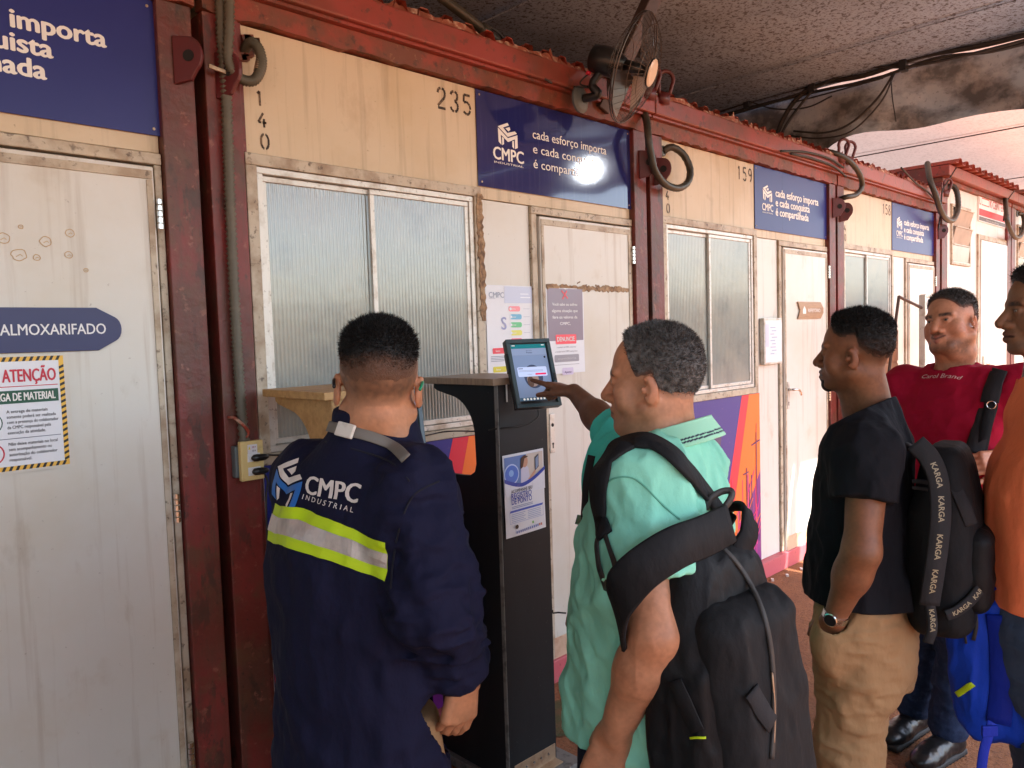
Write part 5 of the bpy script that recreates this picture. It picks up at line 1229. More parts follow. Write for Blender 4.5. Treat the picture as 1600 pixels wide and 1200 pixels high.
rows = rows_smooth([(.60, -.005, 0, .132, .186), (.85, -.005, 0, .132, .182), (1.0, 0, 0, .128, .176), (1.15, .0, 0, .126, .176), (1.25, -.005, 0, .122, .180), (1.33, 0, 0, .110, .172), (1.40, .01, .0, .084, .13), (1.47, .02, 0, .06, .07)], 40)
def j1(P):
    d = loft(P, C1, F1, rows, 2.4, .03)
    d = smin(d, rc(P, Sr+A3([0, 0, -.008]), Sl+A3([0, 0, -.008]), .068, .068), .06)
    d = smin(d, rc(P, nk+A3([0, 0, .015]), nk+A3([0, 0, -.08]), .083, .105), .05)
    zt = P[:, 2]-(nk[2]+.038)-.25*((P-A3(nk))@A3(-R1))*.4; d = smax(d, zt, .008)
    att = sstep(np.linalg.norm(P-A3(nk), axis=1), .10, .20); fs = .014*folds(P, 8, 21, (1.2, 1.2, .8))*att
    ar = smin(rc(P, Sr, Er, .082, .070), rc(P, Er, Wr-(Wr-Er)*.02, .070, .052), .05)-.015*folds(P, 14, 31, (1, 1, 1.7))
    al = smin(rc(P, Sl, El, .084, .074), rc(P, El, Wl, .074, .052), .05)
    d = smin(d, ar, .028); d = smin(d, al, .03)-fs-.0025*folds(P, 22, 27, (1, 1, .7))*att
    cuff = (P-A3(Wr))@A3(unit(Wr-Er)); d = np.where(rc(P, Er, Wr+unit(Wr-Er)*.1, .11, .11) < 0, smax(d, cuff+.022, .006), d)
    cl = (P-A3(Wl))@A3(unit(Wl-El)); d = np.where(rc(P, El, Wl+unit(Wl-El)*.1, .11, .11) < 0, smax(d, cl, .01), d)
    # open neck
    return smax(d, -rc(P, nk+A3([0, 0, .0])+A3(F1)*.012, nk+A3([0, 0, .2])+A3(F1)*.03, .069, .082), .005)
lo, hi = bounds([C1+[0, 0, .62], C1+[0, 0, 1.5], Sr, Er, Wr, Sl, El, Wl], .2); lo[2] = .58
jacket = sdf_obj('jacket', j1, lo, hi, .005, 'navy_cloth', root)
jb = bvh_of(jacket)
cb_ = jb
lan, LP_, LN_ = strap_px(root, 'lanyard', 'lanyard', cb_, [(506, 664), (522, 668), (545, 674), (570, 680), (598, 690), (620, 702), (636, 718)], .021, .003, .004)
lan.name = 'lanyard'
p_, n_ = hit_px(cb_, 544, 674, .009); a_ = unit(hit_px(cb_, 562, 679, .004)[0]-hit_px(cb_, 526, 669, .004)[0])
MB().obox(p_, a_, n_, np.cross(a_, n_), .0205, .004, .0135).build('lanyard_clip', 'lanyard_clip', root, bevel=.002)
# logo and lettering on the back
nB = unit(-F1+R1*.0+L1*.0); exB = unit(np.cross(np.array([0, 0, 1]), nB)); eyB = np.array([0, 0, 1.0])
def onback(u, v):
    q, n = hit_px(jb, u, v, 0); return q
q0 = onback(446, 750); q1 = onback(556, 768)
oB = q0.copy(); sx = lambda q: float((q-oB)@exB); sz = lambda q: float(q[2]-oB[2])
rise = (q1[2]-q0[2])/max(sx(q1), 1e-3); exS = exB+eyB*(rise*.5)
LB = S(20, 100, 178); WH = S(222, 212, 204)
xa, xb = sx(onback(431, 756)), sx(onback(470, 756)); w_ = (xb-xa)*1.06
pr = Print(); zt, zb = sz(onback(450, 717)), sz(onback(450, 796)); emblem(pr, xa-.012, zb, w_+.012, zt-zb, WH, LB, 2)
decal(pr, 'logo', 'ink', root, jb, oB, exB, eyB, nB, cuts=.010)
pr = Print(); xa, xb = sx(onback(478, 765)), sx(onback(561, 775)); zc = sz(onback(480, 771)); zt = sz(onback(481, 743))
sl = (sz(onback(556, 786))-sz(onback(482, 771)))/(xb-xa)
for dx in (-.0014, 0, .0014): pr.text('CMPC', xa+dx, zc, (zt-zc), WH, 2+dx*100, .02, w=xb-xa, rot=math.atan(sl))
decal(pr, 'logo_lettering', 'ink', root, jb, oB, exB, eyB, nB, cuts=.010)
pr = Print(); xa, xb = sx(onback(473, 778)), sx(onback(553, 798)); zc = sz(onback(474, 780)); sl = (sz(onback(552, 801))-zc)/(xb-xa)
pr.text('I N D U S T R I A L', xa, zc, .0085, WH, 2, .015, w=xb-xa, rot=math.atan(sl)); decal(pr, 'logo_lettering', 'ink', root, jb, oB, exB, eyB, nB, cuts=.010)
# reflective band wrapped on the back
bpx = smooth_path([(424, 820, 0), (446, 823, 0), (480, 833, 0), (520, 846, 0), (560, 860, 0), (585, 870, 0), (606, 877, 0)], 4)
cen = []
for q in bpx:
    h_ = onback(max(q[0], 433), q[1]); cen.append((sx(h_), sz(h_)))
cen[0] = (cen[0][0]-.03, cen[0][1])
for w0, w1, m_, nm, of in ((-.034, .034, 'hivis', 'hivis_band', .003), (-.0145, .0145, 'reflective', 'reflective_strip', .0045)):
    pr = Print()
    for (xa, za), (xb, zb) in zip(cen[:-1], cen[1:]): pr.poly([(xa, za+w0), (xb, zb+w0), (xb, zb+w1), (xa, za+w1)], (1, 1, 1), 1)
    decal(pr, nm, m_, root, jb, oB, exB, eyB, nB, off=of, cuts=.014)
for px in ([(686, 752), (668, 760), (648, 772), (634, 795), (622, 835), (614, 880), (611, 920)], [(508, 690), (560, 704), (612, 722), (640, 752)]): strap_px(root, 'seam', 'seam_navy', jb, px, .0035, .002, .0006)
# safety glasses temple arm behind the right ear
for sgn in (-1, 1):
    P_ = [H1.wld((.07, .080*sgn, .016)), H1.wld((.02, .084*sgn, .018)), H1.wld((-.02, .085*sgn, .018)), H1.wld((-.045, .081*sgn, .004))]
    MB().tube(smooth_path(P_, 4), [.0032]*13, 6).build('glasses_arm', 'glasses_green' if sgn < 0 else 'black_plastic', root, smooth=True)
hip = C1+np.array([0, 0, .90])
tf = trouser_fn(C1, F1, [(.56, 0, 0, .10, .155), (.75, 0, 0, .112, .165), (.95, 0, 0, .108, .160)], [(hip+L1*.085-[0, 0, .1], hip+L1*.09-[0, 0, .45], hip+L1*.1-[0, 0, .82], .092, .068, .058), (hip+R1*.085-[0, 0, .1], hip+R1*.09-[0, 0, .45], hip+R1*.1-[0, 0, .82], .092, .068, .058)], 3)
lo, hi = bounds([C1, C1+[0, 0, .95]], .25); lo[2] = .04
sdf_obj('trousers', tf, lo, hi, .009, 'khaki_cloth', root)
for sd in (L1, R1): shoe('boot', 'boot', root, C1+sd*.10+[0, 0, .10], F1, h=.007)
fix(root)

# ================= older man in the mint polo with the black backpack
phi = math.radians(34); F2 = DIR(-math.cos(phi), math.sin(phi)); L2 = np.array([-F2[1], F2[0], 0]); B2 = -F2
T2c = PT(1012, 1000, 1.60); C2 = np.array([T2c[0], T2c[1], 0]); root = person('older man with short grey hair in a mint polo shirt with a black backpack', (C2[0], C2[1], 0))
H2 = Head(PT(1023, 604, 1.60), DIR(-math.cos(phi-.13), math.sin(phi-.13)), roll=0, sc=.945, fat=.004, nape=-.058, nose=1.12, jaw=1.02, lips=.9, hl=[-.058, -.053, -.043, -.02, .020, .014, .038, .072, .096, .110, .122, .14])
nk = PT(1044, 690, 1.62); S2 = PT(1000, 768, 1.46); E2 = PT(1024, 992, 1.37); Wr2 = PT(962, 1142, 1.46); S2r = PT(1075, 735, 1.78); E2r = PT(1000, 940, 1.90); W2r = PT(975, 1010, 2.0)
hf = hand_pts(Wr2, unit(np.array([0, 0, -.95])-CR*.30+CFH*.05), unit(-CR*.55-CFH*.8), -1, [1.25, 1.3, 1.35, 1.35], 1.08, thumb=(.8, .35, -.5), tcurl=.55)
def b2(P):
    d = H2.sdf(P); d = smin(d, rc(P, H2.wld((-.022, 0, -.045)), nk+A3([0, 0, -.02]), .057, .062), .03)
    d = smin(d, rc(P, H2.wld((.03, 0, -.085)), nk+A3(F2)*.035+A3([0, 0, -.02]), .03, .04), .03)
    d = smin(d, rc(P, nk+A3([0, 0, -.06]), nk+A3([0, 0, -.15]), .058, .085), .03)
    a = smin(arm_sdf(P, S2, E2, Wr2, (.052, .042, .045, .031)), hand_sdf(P, hf, 1.08), .012)
    veins = .0016*folds(P, 34, 5, (1, 1, .5))
    d = smin(d, a-veins*(P[:, 2] < 1.25), .02); d = smin(d, arm_sdf(P, S2r, E2r, W2r), .02)
    return smin(d, rc(P, S2, S2r, .05, .05), .05)
lo, hi = bounds([H2.C, H2.C+A3([0, 0, .09]), S2, E2, Wr2, S2r, E2r, W2r, Wr2-np.array([0, 0, .11])], .13)
gr = lambda q: .34+.28*sstep(q[:, 0], -.02, .06)+.2*sstep(-q[:, 2], -.06, .0)
sdf_obj('body', b2, lo, hi, .004, 'skin', root, skin_color(H2, S(180, 126, 94), stub=(.10, .09, .08), stub_amt=.5, fade=.03, beard=lambda q: .28*sstep(q[:, 0], .02, .05)*sstep(-q[:, 2], .04, .065)*sstep(q[:, 2], -.13, -.09), blush=.35))
hair_obj(H2, root, (.020, .018, .017), .010, .0065, .03, .003, 130, spikes=16000, spike_len=.008, seed=5, grey=gr, skin=S(176, 110, 76))
eyes_obj(H2, root)
rows = rows_smooth([(.83, .02, 0, .158, .180), (.90, .02, 0, .160, .182), (1.0, .022, 0, .158, .182), (1.12, .020, 0, .150, .182), (1.22, .010, 0, .140, .182), (1.32, -.01, 0, .126, .184), (1.38, -.022, 0, .10, .165), (1.43, -.028, 0, .075, .11), (1.46, -.03, 0, .055, .07)], 40)
def s2(P):
    d = loft(P, C2+CR*.02, F2, rows, 2.3, .02)
    d = smin(d, rc(P, S2+A3([0, 0, -.005]), S2r+A3([0, 0, -.005]), .072, .072), .06)
    d = smin(d, rc(P, nk+A3([0, 0, -.02]), nk+A3([0, 0, -.10]), .066, .10), .05)
    sl = S2+(E2-S2)*.60; ar = rc(P, S2, sl, .088, .084)-.005*folds(P, 14, 41, (1, 1, .8)); cut = (P-A3(sl))@A3(unit(E2-S2)); ar = smax(ar, cut, .006)
    slr = S2r+(E2r-S2r)*.6; al = rc(P, S2r, slr, .086, .084); al = smax(al, (P-A3(slr))@A3(unit(E2r-S2r)), .006)
    d = smin(d, al, .03); d = smin(d, ar, .024)
    dirf = A3(unit(L2+np.array([0, 0, .6]))); 
    d = d-.018*folds(P, 6.5, 43, (1, 1, .8))-.010*folds(P@np.array([[1, 0, .4], [0, 1, .5], [-.4, -.5, 1]], f32), 17, 47, (1, 1, .55))
    d = smax(d, (.868+.02*np.sin(P[:, 0]*9))-P[:, 2], .006)
    return smax(d, -rc(P, nk+A3([0, 0, .002])+A3(F2)*.015, nk+A3([0, 0, .2])+A3(F2)*.03, .066, .08), .006)
lo, hi = bounds([C2+[0, 0, .9], C2+[0, 0, 1.5], S2, S2r, S2+(E2-S2)*.6], .2); lo[2] = .83
shirt = sdf_obj('polo_shirt', s2, lo, hi, .005, 'mint_cloth', root); sb2 = bvh_of(shirt)
for px in ([(941, 765), (954, 750), (972, 745), (992, 748), (1012, 764), (1030, 784), (1062, 812)],): strap_px(root, 'seam', 'seam_mint', sb2, px, .0032, .002, .0008)
nkc = nk+np.array([0, 0, .002])
def polo_collar(nk_, F_):
    def fn(P):
        q = P-A3(nk_); fwd = q@A3(F_); zz = q[:, 2]+.30*fwd; c = A3(F_)*.002-A3(CFH)*.012
        r_ = np.linalg.norm((q-c)[:, :2], axis=1)
        d = np.abs(r_-(.085+.62*np.maximum(.026-zz, 0)))*.85-.0035
        d = smax(d, zz-.030, .003); d = smax(d, -.020-zz, .003); return smax(d, fwd-.085, .004)
    return fn
def colr2(V):
    q = V-A3(nkc); z = q[:, 2]+.30*(q@A3(F2)); c = np.tile(A3(S(160, 220, 188)), (len(V), 1))
    for a, w, cc in ((-.003, .0017, S(36, 40, 66)), (-.0095, .0017, S(36, 40, 66))): c = np.where((np.abs(z-a) < w)[:, None], A3(cc), c)
    return c
mat('collar_knit', (1, 1, 1), .85, attr='Col', bumps=[(500, .4, .001)])
sdf_obj('collar', polo_collar(nkc, F2), nkc-.16, nkc+.16, .0026, 'collar_knit', root, colr2)
hip = C2+np.array([0, 0, .88])
tf = trouser_fn(C2, F2, [(.58, 0, 0, .12, .165), (.78, .01, 0, .125, .160), (.86, .015, 0, .118, .150), (.93, .02, 0, .09, .12)], [(hip+s_*.085-[0, 0, .1], hip+s_*.09-[0, 0, .43], hip+s_*.1-[0, 0, .80], .10, .075, .062) for s_ in (L2, -L2)], 9)
lo, hi = bounds([C2, C2+[0, 0, .95]], .26); lo[2] = .04
sdf_obj('trousers', tf, lo, hi, .009, 'dark_trouser', root)
for s_ in (L2, -L2): shoe('shoe', 'boot', root, C2+s_*.10+[0, 0, .10], F2, h=.007)
fix(root)
# his backpack
PKC = PT(1126, 1075, 1.44); lean = unit(np.array([0, 0, 1])-CR*.09+CFH*.05); PL = unit(L2*.92-B2*.30); PL = unit(PL-lean*np.dot(PL, lean)); PB = np.cross(lean, PL); PB = PB if np.dot(PB, B2) > 0 else -PB
RP = np.array([PL, PB, lean], f32)
pack = thing('backpack', 'bulky black backpack hanging off the left arm of the older man', 'backpack', (PKC[0], PKC[1], 0))
def pk(P):
    q = (P-A3(PKC))@RP.T; t = (q[:, 2]+.3)/.6
    sx_ = .150-.10*np.clip(t-.62, 0, 1)**1.2*1.9; sy_ = .088-.05*np.clip(t-.6, 0, 1)*1.6
    qq = np.stack([q[:, 0]/sx_*.15, q[:, 1]/sy_*.088, q[:, 2]], 1); h_ = A3((.15, .088, .285)); a = np.abs(qq)-(h_-.07)
    d = np.linalg.norm(np.maximum(a, 0), axis=1)+np.minimum(a.max(1), 0)-.07
    d = d-.016*folds(P, 6, 61, (1, 1, .6))-.008*folds(P, 15, 63, (1.6, 1.6, .6))
    return d
def pkf(P):
    q = (P-A3(PKC))@RP.T
    d = rbox(P, PKC+PB*.062-lean*.03-PL*.01, RP, (.118, .052, .215), .05)-.014*folds(P, 7, 71, (1, 1, .55))-.006*folds(P, 17, 73, (1.4, 1.4, .6))
    return d
def pks(P):
    d = rbox(P, PKC+PL*.135-lean*.19+PB*.01, RP, (.035, .078, .105), .034); q = (P-A3(PKC))@RP.T
    return smax(d, q[:, 2]+.100-.45*q[:, 1], .006)-.006*folds(P, 12, 81)
o1 = sdf_obj('main_compartment', pk, PKC-.45, PKC+.45, .005, 'pack_weave', pack); o2 = sdf_obj('front_pocket', pkf, PKC-.45, PKC+.45, .006, 'pack_black', pack); o3 = sdf_obj('side_pocket', pks, PKC-.45, PKC+.45, .005, 'pack_black', pack)
pb_ = bvh_of(o1, o2, o3)
strap_px(o3, 'yellow_tab', 'hivis', pb_, [(1079, 1153), (1090, 1152), (1102, 1152)], .004, .002, .002)
for px in ([(1112, 842), (1150, 880), (1180, 930), (1198, 985), (1206, 1050), (1207, 1120)], [(1205, 1052), (1208, 1100), (1206, 1150), (1204, 1185)]): strap_px(pack, 'zip', 'black_rubber', pb_, px, .010, .006, .002)
strap_px(pack, 'zip_teeth', 'zinc', pb_, [(1203, 1050), (1206, 1085), (1207, 1120), (1206, 1160)], .003, .003, .004)
zp = PT(1221, 1172, 1.42); MB().obox(zp, CR, CFH, (0, 0, 1), .006, .004, .010).obox(zp-np.array([0, 0, .028]), CR, CFH, (0, 0, 1), .004, .003, .020).build('zip_pull', 'hivis', pack, bevel=.001)
strap_px(pack, 'compression_strap', 'strap_grey', pb_, [(1172, 1078), (1188, 1108), (1204, 1130)], .034, .004, .004)
strap_px(pack, 'compression_strap', 'pack_black', pb_, [(1056, 1062), (1072, 1100), (1092, 1142)], .030, .004, .004)
ab = bvh_of(shirt, [c for c in root.children if c.name.startswith('body')][0]) if False else sb2
strap_px(pack, 'shoulder_strap', 'pack_black', sb2, [(1122, 806), (1104, 776), (1076, 742), (1048, 712), (1018, 694), (988, 692), (962, 708), (945, 732), (938, 760), (939, 790), (943, 818), (948, 838)], [.044, .052, .056, .054, .048, .036], .008, .006, 5)
strap_px(pack, 'webbing', 'black_rubber', sb2, [(946, 832), (952, 850), (958, 870), (964, 892)], .010, .002, .004)
strap_px(pack, 'webbing', 'black_rubber', sb2, [(943, 836), (936, 848), (938, 872), (941, 892), (950, 920)], .013, .002, .006)
top_ = PKC+lean*.275-PL*.01
def rib(name, m, pts, nrm, w, th, par=pack): return MB().ribbon(smooth_path(pts, 7), smooth_path(nrm, 7), w, th).build(name, m, par, smooth=True)
cm = -CFH
rib('arm_strap', 'pack_black', [PT(1140, 818, 1.40), PT(1100, 838, 1.33), PT(1055, 856, 1.275), PT(1010, 884, 1.262), PT(980, 912, 1.275), PT(966, 938, 1.30), PT(966, 966, 1.345), PT(976, 990, 1.395), PT(992, 1012, 1.45), PT(1030, 1040, 1.50)],
    [cm+[0, 0, .15]]*4+[cm-CR*.5, cm*.6-CR, cm*.2-CR, -cm*.2-CR, -cm-CR*.6, -cm], .072, .010)
rib('haul_loop', 'black_rubber', [PT(1102, 796, 1.44), PT(1110, 779, 1.44), PT(1128, 768, 1.45), PT(1143, 768, 1.45), PT(1140, 782, 1.44), PT(1126, 800, 1.43), PT(1112, 815, 1.42)], [cm+CR*.2]*7, .013, .005)
rib('right_strap', 'pack_black', [PT(1126, 822, 1.50), PT(1140, 800, 1.52), PT(1158, 793, 1.50), PT(1170, 806, 1.46), PT(1170, 835, 1.44), PT(1158, 862, 1.43), PT(1166, 900, 1.42)], [CFH*.2+np.array([0, 0, 1]), CR*.1+np.array([0, 0, 1]), CR*.5-CFH*.3+[0, 0, .8], cm+CR*.7, cm+CR*.5, cm+CR*.4, cm+CR*.4], .046, .009)
fix(pack)

# ================= hidden man in teal reaching to the tablet
C6v = PT(995, 1000, 2.24); C6 = np.array([C6v[0], C6v[1], 0]); root = person('man in teal hidden behind the older man, reaching out to touch the tablet', (C6[0], C6[1], 0))
F6 = DIR(-.66, .75); L6 = np.array([-F6[1], F6[0], 0])
H6 = Head(PT(1038, 600, 2.22), F6, sc=.97)
nk = PT(1026, 664, 2.22); S6 = PT(992, 694, 2.20); E6 = PT(952, 670, 2.37); W6 = PT(897, 612, 2.57); S6l = PT(985, 720, 2.06); E6l = PT(958, 860, 2.02); W6l = PT(905, 932, 2.12)
tip = np.array(TC)+np.array([0, 0, .0]); tgt = PT(832, 592, 2.685); Xh = unit(tgt-W6)
hr = hand_pts(W6, Xh, unit(np.array([0, 0, 1.0])+CR*.15-CFH*.0), 1, [.0, 1.25, 1.35, 1.4], .98, thumb=(.93, .25, -.34), tcurl=.15)
hl6 = hand_pts(W6l, unit(np.array([0, 0, -1])-CR*.12), unit(-CFH*.6-CR*.8), -1, 1.2, .95)
def b6(P):
    d = H6.sdf(P); d = smin(d, rc(P, H6.wld((-.02, 0, -.05)), nk+A3([0, 0, -.08]), .058, .08), .03)
    d = smin(d, rc(P, S6, S6l, .05, .05), .05)
    d = smin(d, smin(arm_sdf(P, S6, E6, W6, (.05, .044, .044, .027)), hand_sdf(P, hr, .98), .012), .02)
    return smin(d, smin(arm_sdf(P, S6l, E6l, W6l), hand_sdf(P, hl6, .95), .012), .02)
lo, hi = bounds([H6.C, H6.C+A3([0, 0, .09]), S6, E6, W6, tgt, S6l, E6l, W6l, W6l-np.array([0, 0, .1])], .1)
sdf_obj('body', b6, lo, hi, .004, 'skin', root, skin_color(H6, S(112, 74, 54), stub_amt=.6))
hair_obj(H6, root, (.006, .005, .005), .010, .004, .03, .002, h=.005)
rows = rows_smooth([(.82, .0, 0, .118, .16), (1.0, 0, 0, .115, .16), (1.2, 0, 0, .112, .165), (1.32, 0, 0, .105, .165), (1.40, 0, 0, .08, .11), (1.44, 0, 0, .06, .07)], 30)
def s6(P):
    d = loft(P, C6, F6, rows, 2.3, .02); d = smin(d, rc(P, S6-A3([0, 0, .01]), S6l-A3([0, 0, .01]), .066, .066), .06)
    e = S6+(E6-S6)*.86; a = smax(rc(P, S6, e, .070, .074), (P-A3(e))@A3(unit(E6-S6)), .006); e2 = S6l+(E6l-S6l)*.6; b = smax(rc(P, S6l, e2, .075, .075), (P-A3(e2))@A3(unit(E6l-S6l)), .006)
    return smin(smin(d, a, .03), b, .03)-.006*folds(P, 10, 51)
lo, hi = bounds([C6+[0, 0, .85], C6+[0, 0, 1.45], S6, E6, S6l], .2); lo[2] = .80
o = sdf_obj('polo_shirt', s6, lo, hi, .006, 'teal_cloth', root); tb = bvh_of(o)
strap_px(root, 'strap', 'strap_grey', tb, [(926, 712), (919, 750), (915, 790), (911, 822)], .03, .005, .004)
MB().obox(hit_px(tb, 911, 812, .01)[0], unit(CR*.3+np.array([0, 0, 1])), CFH, unit(CR-np.array([0, 0, .3])), .014, .003, .010).build('buckle', 'chrome', root, bevel=.001)
hip = C6+np.array([0, 0, .86]); tf = trouser_fn(C6, F6, [(.56, 0, 0, .1, .15), (.8, 0, 0, .11, .155), (.9, 0, 0, .11, .15)], [(hip+s_*.08-[0, 0, .1], hip+s_*.085-[0, 0, .43], hip+s_*.09-[0, 0, .78], .09, .07, .055) for s_ in (L6, -L6)], 9)
lo, hi = bounds([C6, C6+[0, 0, .9]], .24); lo[2] = .04; sdf_obj('trousers', tf, lo, hi, .010, 'dark_trouser', root)
for s_ in (L6, -L6): shoe('shoe', 'boot', root, C6+s_*.09+[0, 0, .10], F6, h=.008)
MB().tube([PT(884, 958, 2.14), PT(872, 957, 2.13), PT(864, 958, 2.13), PT(863, 953, 2.13)], .0025, 6).build('key_wire', 'black_plastic', root, smooth=True)
fix(root)

# ================= young man in the black T-shirt
C3v = PT(1350, 900, 2.30); C3 = np.array([C3v[0], C3v[1], 0]); F3 = DIR(-.77, .64); L3 = np.array([-F3[1], F3[0], 0]); B3 = -F3
root = person('young man in profile in a black T-shirt and khaki trousers, hand in pocket', (C3[0], C3[1], 0))
H3 = Head(PT(1337, 558, 2.30), unit(F3+np.array([0, 0, .04])), sc=.99, nape=-.05, front=.086, nose=1.15, lips=1.25, jaw=1.0, hl=[-.045, -.04, -.03, -.005, .036, .040, .042, .052, .072, .086, .10, .12])
nk = PT(1362, 640, 2.32); S3 = PT(1358, 702, 2.13); E3 = PT(1346, 862, 2.08); W3 = PT(1304, 966, 2.17); S3r = PT(1352, 690, 2.46); E3r = PT(1300, 850, 2.5); W3r = PT(1285, 950, 2.42)
h3 = hand_pts(W3, unit(W3-E3+np.array([0, 0, -.05])), unit(L3), -1, .25, 1.0)
def b3(P):
    d = H3.sdf(P); d = smin(d, rc(P, H3.wld((-.024, 0, -.05)), nk+A3([0, 0, -.02]), .058, .064), .03)
    d = smin(d, rc(P, H3.wld((.03, 0, -.075)), nk+A3(F3)*.045+A3([0, 0, -.03]), .022, .035), .03)
    d = smin(d, rc(P, nk+A3([0, 0, -.05]), nk+A3([0, 0, -.14]), .058, .085), .03); d = smin(d, rc(P, S3, S3r, .05, .05), .05)
    d = smin(d, smin(arm_sdf(P, S3, E3, W3, (.056, .046, .046, .029)), hand_sdf(P, h3), .012), .02)
    return smin(d, arm_sdf(P, S3r, E3r, W3r), .02)
lo, hi = bounds([H3.C, H3.C+A3([0, 0, .09]), S3, E3, W3, S3r, E3r, W3r, W3-np.array([0, 0, .1])], .12)
bd = lambda q: .95*np.maximum(sstep(q[:, 0], .045, .07)*sstep(-q[:, 2], .066, .078)*sstep(.036-np.abs(q[:, 1]), 0, .01), .7*sstep(q[:, 0], .085, .092)*sstep(.010-np.abs(q[:, 2]+.042), 0, .004)*sstep(.03-np.abs(q[:, 1]), 0, .006))
bd2 = lambda q: np.maximum(bd(q), .35*sstep(q[:, 0], -.01, .01)*sstep(-q[:, 2], .045, .07)*sstep(q[:, 2], -.12, -.10))
sdf_obj('body', b3, lo, hi, .004, 'skin', root, skin_color(H3, S(128, 82, 56), stub=(.012, .010, .009), stub_amt=.72, fade=.05, beard=bd2, blush=.2, lips=S(84, 54, 50)))
hair_obj(H3, root, (.0042, .0038, .0036), .018, .005, .06, .006, 120, spikes=12000, spike_len=.009, seed=7, h=.003, skin=S(128, 82, 56), lift=.012)
def goatee(P):
    q = H3.loc(P); m = bd(q)*sstep(-q[:, 2], .06, .075); return H3.sdf(P)-(.004*m-.0015+.002*(vnoise(q*200, 3)-.5)*m)
sdf_obj('beard', goatee, H3.wld((.06, 0, -.085))-.06, H3.wld((.06, 0, -.085))+.06, .003, 'hair', root, lambda V: np.tile(A3((.006, .005, .005)), (len(V), 1)))
eyes_obj(H3, root)
rows = rows_smooth([(.80, .0, 0, .156, .190), (.9, .005, 0, .154, .188), (1.0, .008, 0, .142, .178), (1.12, .008, 0, .132, .178), (1.23, .004, 0, .124, .182), (1.33, -.008, 0, .112, .182), (1.40, -.012, 0, .088, .15), (1.45, -.014, 0, .066, .09), (1.48, -.014, 0, .055, .07)], 40)
def s3_(P):
    d = loft(P, C3, F3, rows, 2.3, .02); d = smin(d, rc(P, S3-A3([0, 0, .008]), S3r-A3([0, 0, .008]), .066, .066), .06)
    d = smin(d, rc(P, nk-A3([0, 0, .01]), nk-A3([0, 0, .09]), .068, .10), .05)
    sl = S3+(E3-S3)*.48; a = smax(rc(P, S3, sl, .080, .080)-.004*folds(P, 12, 91, (1, 1, .7)), (P-A3(sl))@A3(unit(E3-S3)), .006); sr = S3r+(E3r-S3r)*.48; b = smax(rc(P, S3r, sr, .078, .078), (P-A3(sr))@A3(unit(E3r-S3r)), .006)
    d = smin(smin(d, b, .03), a, .022)-.012*folds(P, 7, 93, (1, 1, .6))-.006*folds(P, 18, 95, (1, 1, .6))
    d = smax(d, .865-.012*np.sin(P[:, 0]*8)-P[:, 2], .006); d = smax(d, P[:, 2]-(nk[2]+.006)+.55*((P-A3(nk))@A3(F3)), .006)
    return smax(d, -rc(P, nk-A3([0, 0, .012])+A3(F3)*.012, nk+A3([0, 0, .2])+A3(F3)*.04, .060, .075), .005)
lo, hi = bounds([C3+[0, 0, .9], C3+[0, 0, 1.5], S3, S3r], .22); lo[2] = .82
sh3 = sdf_obj('t_shirt', s3_, lo, hi, .005, 'black_cloth', root)
hip = C3+np.array([0, 0, .88])
lg = [(hip+L3*.085-[0, 0, .08], hip+L3*.09+F3*.02-[0, 0, .44], hip+L3*.10-F3*.02-[0, 0, .79], .112, .090, .080), (hip-L3*.085-[0, 0, .08], hip-L3*.09+F3*.06-[0, 0, .44], hip-L3*.10+F3*.10-[0, 0, .79], .110, .088, .078)]
t0 = trouser_fn(C3, F3, [(.60, .0, 0, .125, .17), (.75, -.005, 0, .138, .175), (.86, .0, 0, .128, .166), (.95, .0, 0, .108, .150)], lg, 13, .011)
pock = lambda P: ell(P, W3+unit(W3-E3)*.09+A3(F3)*-.015, (.050, .045, .075))
def t3(P):
    d = smin(t0(P), pock(P), .06); return smax(d, -rc(P, W3-unit(W3-E3)*.03, W3+unit(W3-E3)*.02, .044, .034), .010)
lo, hi = bounds([C3, C3+[0, 0, .95], W3], .27); lo[2] = .04
tr3 = sdf_obj('trousers', t3, lo, hi, .006, 'khaki_cloth', root)
wd = unit(W3-E3); wc = W3-wd*.012
o = MB().lathe(wc-wd*.011, wd, [(0, .0335), (.001, .0355), (.021, .0355), (.022, .0335)], 24).build('watch', 'chrome', root, smooth=False)
dn = unit(-CFH*.75-CR*.55+np.array([0, 0, .25])); dn = unit(dn-wd*np.dot(dn, wd)); MB().lathe(wc+dn*.030, dn, [(0, .020), (.009, .020), (.011, .017)], 20).build('watch_case', 'chrome', o); MB().lathe(wc+dn*.0415, dn, [(0, .0165), (.0006, .0160)], 20).build('watch_dial', 'black_plastic', o)
for s_, an in ((L3, lg[0][2]), (-L3, lg[1][2])): shoe('shoe', 'boot', root, np.array([an[0], an[1], .10]), F3, h=.007)
fix(root)
